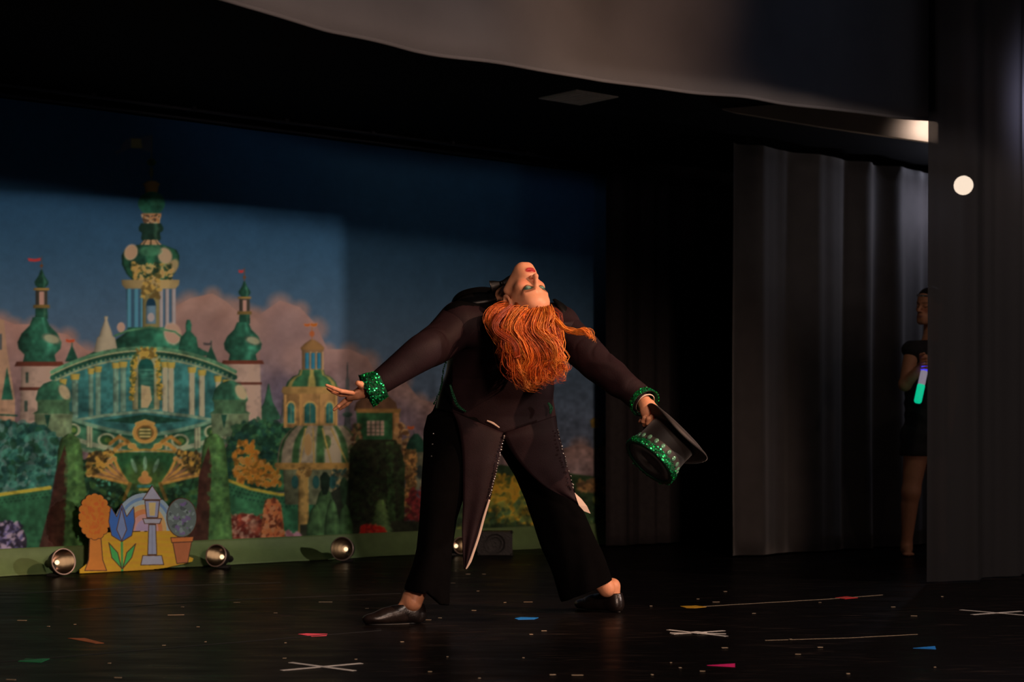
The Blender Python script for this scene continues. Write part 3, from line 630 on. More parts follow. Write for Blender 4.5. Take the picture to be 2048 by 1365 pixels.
# curtain track above it
tr = thing('curtain_track', PL(2.2, .02, 2.50), 'double metal curtain rail along the ceiling above the printed backdrop', 'rail')
for o_, z_, r_ in ((-.03, 2.505, .012), (.05, 2.47, .010)): MB().tube([PL(-.3, o_, z_), PL(4.9, o_, z_)], r_, 8).build('rail', M['rail'], tr)
b_ = MB()
for k in range(9):
    MB().box(PL(-.1 + k * .6, .01, 2.53), (.012, .055, .03), AX).build('bracket', M['rail'], tr, False)
# green ground cloth below the backdrop
def gc(u, v):
    t = -.25 + 4.55 * u; r = .155 * (1 - v) ** 1.6; w_ = .02 * np.sin(t * 3.1) + .01 * np.sin(t * 8.3 + 1) + .006 * np.sin(t * 19)
    z = .004 + .135 * v ** 1.25 + .006 * np.sin(t * 5.0 + v * 4) * v * (1 - v) * 4
    off = .07 - r * .55 + w_ * (1 - v)
    return P0 + t[:, None] * U + off[:, None] * N + z[:, None] * np.array([0, 0, 1.])
tag(grid_mesh('ground_cloth', gc, 240, 14, M['green_cloth'], thick=.004), 'green cloth strip spread along the foot of the printed backdrop', 'cloth')

# painted board standing in front of it: a yellow road with a rainbow arch and plain garden motifs
def paint_board():
    c = Canvas(140, 960, 410, 1160, 2.4); ol = (50, 26, 14)
    def shp(P, cl): c.poly(P, cl); c.line(list(P) + [P[0]], 2.0, ol)
    for r, cl in ((62, (150, 160, 170)), (55, (104, 128, 160)), (50, (160, 166, 164)), (43, (200, 150, 92)), (35, (206, 120, 70)), (27, (190, 130, 120)), (18, (150, 120, 140))):
        P = [(288 + r * math.cos(a) * 1.02, 1062 - r * math.sin(a) * 1.22) for a in np.linspace(-.02, math.pi + .02, 30)]; c.poly(P, cl)
    road = [(190, 1066), (352, 1062), (358, 1080), (362, 1108), (386, 1117), (384, 1124), (366, 1129), (330, 1137), (290, 1142), (240, 1146), (190, 1149), (150, 1149), (146, 1142), (160, 1138), (182, 1120), (190, 1100)]
    c.poly(road, lambda X, Y: np.stack([186 + 12 * np.sin(Y * .5 + np.sin(X * .05)), 132 + 12 * np.sin(Y * .5 + np.sin(X * .05)), 30 + 0 * X], -1))
    for k in range(8): c.line([(200 + 4 * k, 1072 + k * 9), (350, 1070 + k * 9)], .9, (120, 76, 18), .5)
    # round orange tree on a thick trunk
    shp([(178, 1070), (200, 1070), (204, 1120), (212, 1142), (168, 1142), (176, 1120)], (150, 84, 30)); 
    for k in range(16): c.ell(188 + 25 * math.cos(k * .3927), 1034 + 38 * math.sin(k * .3927), 9.5, 9.5, ol)
    for k in range(16): c.ell(188 + 25 * math.cos(k * .3927), 1034 + 38 * math.sin(k * .3927), 8, 8, (206, 112, 32))
    c.ell(188, 1034, 28, 41, (212, 116, 34)); c.speck([(188, 994), (206, 1006), (213, 1034), (206, 1062), (188, 1074), (170, 1062), (163, 1034), (170, 1006)], 110, 4, [(226, 126, 40), (168, 74, 22), (196, 96, 28)], .8)
    # big blue tulip
    c.line([(242, 1070), (243, 1144)], 5, (44, 90, 40)); shp([(242, 1138), (222, 1116), (216, 1086), (234, 1106)], (40, 100, 46)); shp([(244, 1138), (262, 1116), (270, 1088), (252, 1106)], (40, 100, 46))
    shp([(242, 1084), (222, 1072), (216, 1044), (220, 1014), (232, 1034), (242, 1008), (252, 1034), (266, 1014), (268, 1044), (262, 1072)], (52, 92, 156)); shp([(242, 1082), (232, 1060), (242, 1016), (252, 1060)], (118, 128, 164))
    # grey stone lantern
    shp([(303, 972), (322, 1000), (284, 1000)], (132, 122, 132)); shp([(288, 1002), (318, 1002), (314, 1036), (292, 1036)], (96, 92, 106)); c.poly([(296, 1006), (310, 1006), (308, 1032), (298, 1032)], (206, 170, 110))
    shp([(284, 1038), (322, 1038), (318, 1048), (288, 1048)], (150, 138, 144)); shp([(296, 1050), (310, 1050), (312, 1110), (294, 1110)], (124, 120, 134)); shp([(284, 1112), (322, 1112), (326, 1130), (280, 1131)], (140, 130, 138)); c.line([(303, 1052), (303, 1108)], 2, (80, 78, 92))
    # dark shrub in a brown pot
    c.ell(362, 1036, 31, 40, ol); c.ell(362, 1036, 29, 38, (62, 66, 62)); c.speck([(362, 1000), (382, 1014), (388, 1036), (380, 1060), (362, 1072), (344, 1060), (336, 1036), (344, 1012)], 80, 4.5, [(84, 88, 84), (40, 44, 42), (74, 56, 84)], .8)
    shp([(340, 1076), (386, 1074), (384, 1084), (342, 1086)], (186, 98, 44)); shp([(344, 1086), (382, 1084), (374, 1126), (352, 1128)], (112, 58, 32))
    return c
CB = paint_board()
def board():
    base = PL(0, -.06); q = lambda px: (1024 - px) / FPX
    # vertical plane parallel to the backdrop, just in front of the ground cloth
    t0, t1, z0, z1 = .40, 1.35, -.02, .50; nu, nv = 500, 270
    u, v = np.meshgrid(np.linspace(t0, t1, nu), np.linspace(z0, z1, nv), indexing='ij'); tl = .04
    V = P0 + u.ravel()[:, None] * U + (-.075 + v.ravel() * tl)[:, None] * N + v.ravel()[:, None] * np.array([0, 0, 1.])
    x, y = proj(V); C = CB.sample(x, y)
    i = np.clip(((x - CB.x0) * CB.S).astype(int), 0, CB.w - 1); j = np.clip(((y - CB.y0) * CB.S).astype(int), 0, CB.h - 1)
    a = CB.A[j, i]; inside = (x > CB.x0) & (x < CB.x0 + CB.w / CB.S) & (y > CB.y0) & (y < CB.y0 + CB.h / CB.S) & (a > .5) & (V[:, 2] > .003)
    g = np.arange(nu - 1)[:, None] * nv + np.arange(nv - 1)[None]; F = np.stack([g, g + nv, g + nv + 1, g + 1], -1).reshape(-1, 4)
    F = F[inside[F].all(1)]; us, inv = np.unique(F, return_inverse=True)
    o = mesh('scenery_board', V[us], inv.reshape(-1, 4), M['board'], cols=ink(C[us] * 1.0)); mod(o, 'SOLIDIFY', thickness=.008, offset=1)
    return tag(o, 'painted cutout board of a yellow road, rainbow arch and bright garden plants', 'painted board')
board()

# valance
def val(u, v):
    s = -2.6 + 4.86 * u; base = np.array([.363, 7.43, 0])
    zb = np.interp(s, [-2.6, -1.78, -1.356, -.967, 0, .91, 2.2, 3.4], [2.30, 2.241, 2.195, 2.184, 2.189, 2.222, 2.272, 2.30]) + .003 * np.sin(s * 9); z = zb + (3.5 - zb) * v; off = .012 * np.sin(s * 5.1 + .6 * np.sin(s * 2)) * (1 - v * .5) + .006 * np.sin(s * 13)
    return base + s[:, None] * U + off[:, None] * N + z[:, None] * np.array([0, 0, 1.])
vo = grid_mesh('stage_valance', val, 260, 20, M['valance'], thick=.012); tag(vo, 'pale cloth valance hanging across the top of the stage front', 'valance')
hem = MB()
ss = np.linspace(0, 1, 120); hp = val(ss, np.zeros(120)); hem.tube(hp, .009, 6).build('hem', M['valance'], vo)
# ceiling vent panel
pc = np.array([.353, 9.56, 2.512]); vt = thing('ceiling_vent', pc, 'small pale square vent panel set in the black ceiling', 'vent')
MB().box(pc + (0, 0, .006), (.150, .150, .004), AX).build('vent_frame', M['tile'], vt, False)
sl_ = MB()
for k in range(7): sl_.box(pc + U * (-.12 + k * .04), (.014, .13, .002), AX)
sl_.build('louvre', M['tile'], vt, False)

# leg curtains
def curtain(name, p, s0, s1, z0, z1, m, folds, amp, seed, label, gather=0., cat='curtain', dirv=U):
    r = random.Random(seed); ph = [r.random() * 6.28 for _ in range(4)]; nrm = np.array([-dirv[1], dirv[0], 0])
    def f(u, v):
        s = s0 + (s1 - s0) * u; q = u * folds * 6.283
        fold = np.sin(q + 1.1 * np.sin(q * .37 + ph[0]) + .12 * np.sin(v * 5 + ph[1])) + .35 * np.sin(q * 1.63 + ph[2] + .2 * np.sin(v * 4)) + .07 * np.sin(q * 3.3 + ph[3])
        off = amp * fold * (.8 + .25 * (1 - v)); z = z0 + (z1 - z0) * v
        return np.asarray(p) + s[:, None] * dirv + off[:, None] * nrm + z[:, None] * np.array([0, 0, 1.])
    o = grid_mesh(name, f, max(120, int(folds * 40)), 24, m); mod(o, 'SOLIDIFY', thickness=.003, offset=0) if m is not M['sheer'] else None
    return tag(o, label, cat)
# black leg covering the right end of the backdrop
curtain('black_curtain', PL(4.02, -.22), 0, 1.9, .01, 2.52, M['black_cloth'], 9, .022, 1, 'dull black curtain hiding the right end of the printed backdrop')
# lit leg in front of it
lb = np.array([.1225 * 10.6, 10.6, 0]); curtain('wing_curtain', lb, 0, 2.6, .01, 2.45, M['leg_cloth'], 6, .034, 2, 'tall grey-black wing curtain with soft lit folds, behind the person in the wings')
# near sheer leg at the right edge
lc = np.array([.2345 * 8.70, 8.70, 0]); curtain('sheer_curtain', lc, 0, 4.2, .01, 3.5, M['sheer'], 12, .035, 4, 'sheer dark curtain at the right edge with a bulb shining through')
# beam and fringe above the wing curtain
def beam():
    a = W(1470, 212, 9.9); b = W(1900, 262, 9.5); t = thing('header_beam', (a + b) / 2, 'beige header board above the lit wing curtain, under the valance', 'board')
    d = b - a; d[2] = 0; L = np.linalg.norm(d); ax = [d / L, np.cross((0, 0, 1.), d / L), np.array([0, 0, 1.])]
    P = []; 
    for (px, yt, yb, Y) in ((1290, 170, 178, 10.1), (1470, 188, 226, 9.9), (1650, 212, 256, 9.7), (1875, 246, 288, 9.45)):
        P.append((W(px, yt, Y), W(px, yb, Y)))
    n = ax[1] * .03; V = []; F = []
    for tp, bt_ in P: V += [tp - n, bt_ - n, bt_ + n, tp + n]
    for i in range(len(P) - 1):
        for k in range(4): F.append((4 * i + k, 4 * i + (k + 1) % 4, 4 * i + 4 + (k + 1) % 4, 4 * i + 4 + k))
    F += [(0, 1, 2, 3), (15, 14, 13, 12)]
    mesh('board_face', V, F, M['beam'], t, False)
    V2 = []
    e = MB()
    for k in range(len(P) - 1):
        e.tube([P[k][0] + (0, 0, .004), P[k + 1][0] + (0, 0, .004)], .008, 6)
    e.build('top_trim', M['black_cloth'], t)
beam()
def fringe():
    t = thing('fringe_strip', W(1800, 225, 9.5), 'short striped fringe hanging under the right end of the valance', 'fringe'); b = MB()
    for k in range(22):
        px = 1742 + k * 5.6 + rng.uniform(-1, 1); Y = 9.62 - k * .006; y0 = 214 + (px - 1740) * .10; b.box((W(px, y0, Y) + W(px, y0 + 20, Y)) / 2, (.0035, .003, .028))
    b.build('tassels', M['lining'], t, False); MB().tube([W(1738, 212, 9.62), W(1870, 226, 9.49)], .007, 6).build('fringe_tape', M['black_cloth'], t)
fringe()
# bulb behind the sheer curtain
bp = W(1927, 371, 9.75); wl = thing('wing_lamp', bp, 'glowing round bulb seen through the sheer curtain at the right', 'lamp')
MB().sphere(bp, .052, 20, 14).build('bulb', M['bulb'], wl)
fa = frame((0.1, .6, .5)); MB().lathe([(.028, .04), (.03, .06), (.03, .13), (.012, .15)], bp, fa, 16).build('socket', M['blackmetal'], wl)
MB().tube([bp + fa[2] * .14, bp + (0.05, .25, .3), bp + (.05, .3, .78)], .008, 6).build('hanger', M['blackmetal'], wl)

# reflector floor lamps
def floor_lamp(px, py, Yc, yaw, pitch, R, label):
    c = W(px, py, Yc); c[2] = max(c[2], R * .98 * abs(math.cos(pitch)) + .012)
    d = np.array([math.sin(yaw) * math.cos(pitch), -math.cos(yaw) * math.cos(pitch), math.sin(pitch)]); f = frame(d, (0, 0, 1.))
    t = thing('floor_lamp', (c[0], c[1], 0), label, 'lamp', 'round reflector lamps along the foot of the backdrop')
    prof = [(R, .0), (R * .985, -.006), (R * .93, -.03), (R * .78, -.062), (R * .52, -.088), (R * .26, -.100), (.0005, -.102)]
    MB().lathe(prof, c, f, 32).build('reflector', M['steel'], t)
    back = [(R * .99, -.002), (R * .96, -.034), (R * .82, -.068), (R * .56, -.096), (R * .34, -.112), (R * .32, -.16), (R * .22, -.175), (.0005, -.176)]
    MB().lathe(back, c, f, 32).build('housing', M['blackmetal'], t)
    MB().lathe([(R * .955, .003), (R * 1.03, .005), (R * 1.05, -.002), (R * 1.0, -.010)], c, f, 32).build('rim', M['rim'], t)
    bl = MB().sphere(c - f[2] * .066, .012, 14, 10).build('bulb', M['filament'], t)
    MB().box(np.array([c[0], c[1], .006]) - np.array([d[0], d[1], 0]) * .09, (.03, .05, .006)).build('foot', M['blackmetal'], t, False)
    MB().tube([np.array([c[0], c[1], .008]) - np.array([d[0], d[1], 0]) * .09, c - f[2] * .10], .010, 8).build('bracket', M['blackmetal'], t)
floor_lamp(127, 1131, 9.20, .75, .12, .066, 'silver reflector lamp on the floor, farthest left, beside the yellow road board')
floor_lamp(432, 1116, 9.76, -.35, .18, .060, 'silver reflector lamp on the floor just right of the yellow road board')
floor_lamp(684, 1106, 10.24, -.25, .10, .066, 'silver reflector lamp on the floor left of the dancer\'s trouser leg')
floor_lamp(922, 1098, 10.80, .5, .10, .050, 'small half-hidden reflector lamp seen between the dancer\'s legs')
cc = G(990, 1112); cs_ = thing('speaker_box', cc, 'small black speaker box on the floor behind the dancer', 'speaker')
hx = .105; MB().box(cc + (0, .1, .072), (hx, .09, .070)).build('cabinet', M['case'], cs_, False)
MB().lathe([(.0005, 0), (.02, .004), (.05, -.004), (.058, .006), (.064, .006)], cc + (0, .008, .070), frame((0, -1, 0)), 24).build('driver', M['case'], cs_)
for sx in (-1, 1):
    for sz in (.004, .14): MB().sphere(cc + (sx * hx * .95, .013, sz), .010, 8, 6).build('corner_cap', M['blackmetal'], cs_)

# tape on the floor
def tape(name, P, m, label, group=None, cat='tape'):
    V = [G(*p) for p in P]; n = len(V); V = [v + (0, 0, .0012) for v in V] + [v - (0, 0, .0004) for v in V]
    F = [tuple(range(n)), tuple(range(2 * n - 1, n - 1, -1))] + [(i, n + i, n + (i + 1) % n, (i + 1) % n) for i in range(n)]
    return tag(mesh(name, V, F, m, None, False), label, cat, group)
tape('tape_mark', [(36, 1324), (52, 1318.5), (100, 1318.5), (82, 1326)], M['tape_green'], 'green tape mark on the floor at the lower left')
tape('tape_mark', [(596, 1269.5), (612, 1268), (655, 1269), (653, 1272.5), (622, 1274)], M['tape_pink'], 'pink tape mark on the floor above the wide white tape cross')
tape('tape_mark', [(1029, 1238), (1042, 1235.5), (1077, 1236.5), (1068, 1239.6), (1036, 1240.4)], M['tape_blue'], 'bright blue tape mark on the floor between the dancer\'s feet')
tape('tape_mark', [(1360, 1213.6), (1392, 1212.4), (1413, 1215), (1388, 1217.2), (1372, 1216.8)], M['tape_yellow'], 'yellow tape mark on the floor right of the dancer\'s right shoe')
tape('tape_mark', [(1670, 1196.4), (1694, 1194), (1716, 1196.6), (1690, 1199)], M['tape_red'], 'red tape mark on the floor near the dark wings')
tape('tape_mark', [(1826, 1297.6), (1870, 1293.6), (1872, 1299.6)], M['tape_blue'], 'blue wedge of tape on the floor at the right')
tape('tape_mark', [(1414, 1332), (1470, 1328.5), (1470, 1335.5)], M['tape_magenta'], 'magenta wedge of tape at the front of the floor')
tape('tape_mark', [(135, 1277.6), (170, 1277.6), (208, 1287.6), (190, 1288)], M['tape_orange'], 'dull orange sliver of tape on the floor at the left')
def cross(strips, label, sq=None):
    c = np.mean([G(x, y) for s in strips for x, y in s], 0); t = thing('tape_cross', c, label, 'tape', 'white tape crosses on the dance floor')
    for k, (a, b) in enumerate(strips):
        A = G(*a); B = G(*b); d = B - A; d /= np.linalg.norm(d); n = np.array([-d[1], d[0], 0]) * .010; z = np.array([0, 0, .0012 + .0006 * k])
        MB().box((A + B) / 2 + z, (np.linalg.norm(B - A) / 2, .010, .0004), [d, np.array([-d[1], d[0], 0]), np.array([0, 0, 1.])]).build('tape_strip', M['tape_white'], t, False)
    if sq is not None: MB().box(G(*sq) + (0, 0, .004), (.026, .026, .0008), AX).build('tape_square', M['tape_white'], t, False)
cross([((563, 1342.5), (723, 1328)), ((581, 1327), (708, 1343.6))], 'wide white tape cross on the floor in front of the dancer')
cross([((1336, 1261), (1453, 1274)), ((1340, 1267.5), (1452, 1269.5)), ((1345, 1270.5), (1448, 1263.5))], 'six-armed white tape star with a square centre, right of the dancer', (1394, 1268))
cross([((1921, 1221), (2050, 1232)), ((1944, 1231), (2042, 1224))], 'thin white tape cross at the right edge of the floor')
def seam(P, w_, label, m='tape_black', nm='seam_tape'):
    b = MB(); V = [G(*p) for p in P]
    for i in range(len(V) - 1):
        d = V[i + 1] - V[i]; L = np.linalg.norm(d); d /= L; b.box((V[i] + V[i + 1]) / 2 + (0, 0, .0008 + .0002 * i), (L / 2, w_, .0005), [d, np.array([-d[1], d[0], 0]), np.array([0, 0, 1.])])
    tag(b.build(nm, M[m], None, False), label, 'tape')
seam([(-60, 1330), (300, 1300), (760, 1262)], .008, 'long black seam tape nearest the front of the floor')
seam([(-60, 1193), (250, 1176), (560, 1166)], .02, 'black seam tape nearest the printed backdrop')
seam([(120, 1222), (480, 1200), (800, 1188)], .010, 'middle black seam tape on the left of the floor')
seam([(1405, 1214), (1660, 1199), (1765, 1191)], .003, 'thin pale line on the floor joining the yellow and red marks', 'scrap', 'pale_line')
seam([(1530, 1282), (1700, 1277), (1835, 1270)], .0025, 'thin pale line on the floor below the six-armed tape star', 'scrap', 'pale_line')
# scraps of confetti and lint
sl0 = MB().box((0, 0, 0), (1, 1, 1)).build('paper_scrap', M['scrap'], None, False)
pos = [(44, 1243, 20), (97, 1255, 6), (352, 1232, 36), (150, 1251, 5), (474, 1207, 14), (365, 1216, 6), (551, 1228, 8), (411, 1286, 4), (571, 1288, 5), (569, 1319, 7), (328, 1293, 8), (651, 1206, 30), (804, 1286, 8), (857, 1242, 12), (734, 1219, 7), (936, 1150, 10), (968, 1150, 8), (906, 1168, 10), (956, 1184, 6), (948, 1223, 10), (1056, 1206, 20), (1010, 1207, 6), (1062, 1271, 8), (1088, 1264, 12), (1432, 1206, 16), (1450, 1185, 8), (1396, 1200, 6), (1302, 1214, 6), (1508, 1229, 8), (1640, 1207, 6), (1786, 1216, 10), (1828, 1234, 14), (1884, 1195, 5), (1405, 1345, 12), (1304, 1352, 6), (1105, 1352, 14), (1155, 1353, 26), (1360, 1338, 6), (1342, 1328, 4), (1870, 1337, 5), (1047, 1318, 5), (860, 1346, 8), (895, 1316, 4), (959, 1359, 6), (1640, 1297, 12), (1696, 1350, 8), (1596, 1311, 12), (1449, 1298, 14), (1581, 1281, 6), (880, 1238, 8), (712, 1321, 6), (22, 1362, 22), (236, 1358, 16), (219, 1329, 6), (396, 1256, 6)]
for i, (px, py, wd) in enumerate(pos):
    o = sl0 if i == 0 else sl0.copy()
    if i: col.objects.link(o)
    p = G(px, py); s_ = wd / FPX * p[1] / 2; o.location = (p[0], p[1], .0028); o.scale = (s_ * .9, .003 + .003 * rng.random(), .0009); o.rotation_euler = (0, 0, rng.uniform(-.3, .3))
    tag(o, 'tiny pale scrap lying on the glossy black dance floor', 'scrap', 'scraps of paper and lint scattered on the floor')
# ---------------------------------------------------------------- the dancer
dn = thing('person', (0.0, 7.05, 0.0), 'dancer in black tailcoat arching backwards, red hair hanging, top hat in one hand', 'person', None)
def sdf_obj(name, fld, m, parent, sm=0, cols=None):
    V, Q = fld.mesh(); o = mesh(name, V, Q, m, parent, cols=cols(V) if cols else None)
    if sm: mod(o, 'SMOOTH', factor=.5, iterations=sm)
    return o
# head frame (fitted): x = her right, y = face forward, z = crown
HR = np.array([[.819, .573, .037], [.441, -.669, .598], [.368, -.473, -.801]])
HR[2] = np.cross(HR[0], HR[1]); HR[2] /= np.linalg.norm(HR[2]); HR[1] = np.cross(HR[2], HR[0]); HR[1] /= np.linalg.norm(HR[1])
HC = W(1050, 604, 6.80); HS = 1.0
def hw(x, y, z): return HC + HS * (x * HR[0] + y * HR[1] + z * HR[2])
def hl(V): return (V - HC) @ HR.T / HS
def head_field(HC, HR, hs, h, neck_to, neck_r=.047, open_face=True):
    hw_ = lambda x, y, z: HC + hs * (x * HR[0] + y * HR[1] + z * HR[2])
    R = .17 * hs; lo = np.minimum(HC - R, np.asarray(neck_to) - .06); hi = np.maximum(HC + R, np.asarray(neck_to) + .06)
    f = Field(lo, hi, h)
    E_ = lambda c, r, k, mode='add': f.ell(hw_(*c), np.array(r) * hs, HR, k * hs, mode)
    C_ = lambda a, b, r0, r1, k, mode='add': f.cap(hw_(*a), hw_(*b), r0 * hs, r1 * hs, k * hs, mode)
    E_((0, -.018, .038), (.074, .092, .080), .01)
    E_((0, .028, -.018), (.062, .062, .088), .025)
    E_((0, .060, .045), (.052, .030, .042), .03)
    for s in (-1, 1):
        C_((s * .056, .000, -.055), (s * .022, .066, -.098), .017, .016, .022)
        E_((s * .040, .060, -.022), (.024, .022, .020), .02)
        C_((s * .046, .070, .019), (s * .012, .086, .020), .009, .010, .014)
    C_((-.012, .082, -.100), (.012, .082, -.100), .019, .019, .02)
    E_((0, .082, -.065), (.028, .020, .028), .015)
    E_((0, .070, -.075), (.040, .024, .030), .03)
    for s in (-1, 1): E_((s * .032, .097, .001), (.018, .013, .012), .010, 'sub')
    for s in (-1, 1):
        E_((s * .032, .0735, .000), (.0165, .0155, .0135), .004)
    C_((0, .086, .012), (0, .112, -.028), .0065, .0095, .012)
    E_((0, .114, -.030), (.0095, .010, .0085), .007)
    for s in (-1, 1): E_((s * .0125, .102, -.035), (.0065, .009, .006), .006)
    for s in (-1, 1): E_((s * .006, .109, -.043), (.003, .005, .004), .002, 'sub')
    for s in (-1, 1): C_((s * .004, .1045, -.0605), (s * .021, .094, -.0655), .0050, .0030, .005)
    C_((-.012, .1005, -.0725), (.012, .1005, -.0725), .0060, .0060, .006)
    E_((0, .1070, -.0662), (.024, .0075, .0013), .002, 'sub')
    for s in (-1, 1):
        E_((s * .076, -.008, -.006), (.010, .022, .032), .006); E_((s * .084, -.004, -.002), (.006, .012, .019), .004, 'sub')
    C_((0, -.012, -.065), (0, -.012, -.065), .050, .050, .02)
    f.cap(hw_(0, -.014, -.06), neck_to, neck_r * hs, neck_r * hs * 1.08, .025)
    return f
SKIN = np.array([.78, .36, .20])
def face_paint(V, HC=HC, HR=HR, hs=1.0, makeup=True):
    L = (V - HC) @ HR.T / hs; x, y, z = L.T; c = np.tile(SKIN, (len(V), 1)); ax = np.abs(x); nearh = (np.linalg.norm(L, axis=1) < .16)
    def blend(mask, cl):
        m = np.clip(mask, 0, 1)[:, None] * nearh[:, None]; c[:] = c * (1 - m) + np.array(cl) * m
    g = lambda cx, cz, rx, rz, p=1.0: np.clip((1 - np.sqrt(((ax - cx) / rx) ** 2 + ((z - cz) / rz) ** 2)) * 3 * p, 0, 1) * (y > .04)
    blend(g(.042, -.028, .024, .018) * .35, (.80, .22, .14))
    if makeup:
        blend(g(.033, .008, .030, .017) * .55, (.16, .05, .03)); blend(g(.032, .005, .022, .0100), (.03, .09, .07)); blend(g(.031, .001, .013, .0055), (.13, .27, .21))
    lid = np.exp(-((z + .0085 - 3.0 * (ax - .032) ** 2 * 10) / .0022) ** 2) * (ax > .013) * (ax < .053) * (y > .05); blend(lid, (.02, .012, .01))
    brow = np.exp(-((z - .0215 + (ax - .035) ** 2 * 6) / .0035) ** 2) * (ax > .014) * (ax < .052) * (y > .05); blend(brow * .8, (.16, .06, .03))
    lips = g(0, -.067, .026, .0125, 1.6) * (y > .085); blend(lips, (.42, .02, .025) if makeup else (.5, .2, .15))
    return c
# ---- joints
SL, EL, WL = W(917, 650, 6.86), W(846, 704, 6.70), W(748, 770, 6.62)
SR, ER, WR = W(1118, 655, 7.00), W(1206, 738, 6.88), W(1286, 800, 6.78)
PEL = W(985, 850, 7.14); WST = W(1000, 770, 7.09); CHS = W(1000, 690, 6.98); SHM = (SL + SR) / 2; NK = W(988, 612, 6.95)
HIPL, HIPR = W(930, 870, 7.08), W(1050, 872, 7.20)
KNL, KNR = W(880, 1035, 6.99), W(1115, 1040, 7.25); ANL, ANR = W(826, 1205, 6.875), W(1213, 1178, 7.30)
HIPL[1] += 0; 
# body: one continuous surface (head and hands finer), skin
hf_ = head_field(HC, HR, 1.0, .0022, NK)
Vh, Qh = hf_.mesh()
bf = Field(np.array([-.55, 6.5, .0]), np.array([.65, 7.5, 1.38]), .006)
bf.chain([PEL, WST + (0, .02, 0), CHS + (0, .035, 0), SHM + (0, .02, 0)], [.085, .07, .075, .06], .03); bf.cap(SHM, NK, .06, .052, .03)
for s_, e_, w_ in ((SL, EL, WL), (SR, ER, WR)): bf.chain([SHM, s_, e_, w_], [.06, .052, .038, .026], .02)
for a_, k_, n_ in ((HIPL, KNL, ANL), (HIPR, KNR, ANR)): bf.cap(PEL, a_, .09, .085, .03); bf.chain([a_, k_, n_], [.082, .052, .036], .02)
bf.cap(KNL + (ANL - KNL) * .25 + (0, -.012, 0), KNL + (ANL - KNL) * .55, .046, .034, .02); bf.cap(KNR + (ANR - KNR) * .25 + (0, -.012, 0), KNR + (ANR - KNR) * .55, .046, .034, .02)
# ankles, heels and feet inside the shoes
hl_, tl_, hr_ = G(849, 1247), G(727, 1251), G(1243, 1226); tl_ = hl_ + (tl_ - hl_) / np.linalg.norm(tl_ - hl_) * .238; tr0_ = hr_ + np.array([-.74, .67, 0]) * .238
FL_H, FL_T = hl_ + (tl_ - hl_) * .16 + (0, 0, .040), hl_ + (tl_ - hl_) * .75 + (0, 0, .022); FR_H, FR_T = hr_ + (tr0_ - hr_) * .16 + (0, 0, .040), hr_ + (tr0_ - hr_) * .75 + (0, 0, .022)
ANL = hl_ + (tl_ - hl_) * .22 + (0, 0, .105); ANR = hr_ + (tr0_ - hr_) * .20 + (0, 0, .105)
for an, hh, tt in ((ANL, FL_H, FL_T), (ANR, FR_H, FR_T)):
    bf.cap(an, hh, .032, .024, .015); bf.cap(an, hh + (tt - hh) * .45 + (0, 0, .012), .026, .020, .015); bf.cap(hh, tt, .024, .014, .015)
    side = np.cross((tt - hh) / np.linalg.norm(tt - hh), (0, 0, 1.))
    for s in (-1, 1): bf.ell(an + side * s * .026 + (0, 0, -.010), .011, None, .010)
Vb, Qb = bf.mesh()
# hands
def hand_field(palm, fingers, thumb, lo, hi, h=.0020):
    f = Field(lo, hi, h)
    f.chain(palm[0], palm[1], .012)
    for p in palm[2]: f.ell(*p, k=.012)
    for P_, r_ in fingers: f.chain(P_, r_, .0035)
    f.chain(thumb[0], thumb[1], .006); return f
Y0 = 6.60
w0 = WL + (WL - EL) / np.linalg.norm(WL - EL) * .01
pc_ = W(715, 789, 6.60); kn = [W(704, 786, 6.565), W(701, 790, 6.585), W(700, 795, 6.605), W(702, 800, 6.622)]
pal_ax = frame(np.cross(W(700, 795, 6.6) - w0, kn[3] - kn[0]), W(700, 795, 6.6) - w0)
fg = [([kn[0], W(682, 783, 6.548), W(667, 777, 6.540), W(653, 771, 6.535)], [.0092, .0080, .0072, .0055]),
      ([kn[1], W(681, 790, 6.575), W(666, 784, 6.570), W(656, 778, 6.570)], [.0092, .0080, .0072, .0055]),
      ([kn[2], W(688, 804, 6.600), W(677, 813, 6.598), W(668, 820, 6.600)], [.0092, .0084, .0074, .0055]),
      ([kn[3], W(694, 809, 6.622), W(687, 814, 6.628), W(680, 819, 6.634)], [.0085, .0074, .0066, .0050])]
lh = hand_field(([WL, W(728, 783, 6.605), pc_], [.025, .0235, .020], [(W(712, 790, 6.595), (.040, .030, .0125), pal_ax)]), fg,
                ([W(729, 778, 6.585), W(722, 770, 6.560), W(716, 767, 6.545)], [.0150, .0120, .0098]), W(640, 835, 6.5) - (0, .05, 0), W(775, 745, 6.72))
Vl, Ql = lh.mesh()
Y1 = 6.74
kr = [W(1308, 826, 6.715), W(1304, 834, 6.70), W(1297, 838, 6.70), W(1289, 836, 6.71)]
fr = [([kr[0], W(1313, 838, 6.72), W(1306, 846, 6.745), W(1301, 842, 6.765)], [.0100, .0090, .0080, .0065]),
      ([kr[1], W(1305, 845, 6.71), W(1297, 850, 6.735), W(1294, 845, 6.755)], [.0100, .0090, .0080, .0065]),
      ([kr[2], W(1296, 847, 6.71), W(1289, 850, 6.735), W(1288, 844, 6.755)], [.0098, .0088, .0080, .0065]),
      ([kr[3], W(1286, 843, 6.72), W(1281, 844, 6.74), W(1282, 839, 6.757)], [.0088, .0080, .0072, .0060])]
rh = hand_field(([WR, W(1292, 812, 6.755), W(1297, 824, 6.735)], [.026, .027, .026], [(W(1297, 823, 6.735), (.030, .020, .034), np.eye(3))]), fr,
                ([W(1302, 808, 6.755), W(1311, 817, 6.765), W(1318, 825, 6.77), W(1324, 831, 6.772)], [.0145, .0110, .0090, .0075]), W(1262, 865, 6.66), W(1340, 780, 6.86) + (0, 0, .02))
Vr, Qr = rh.mesh()
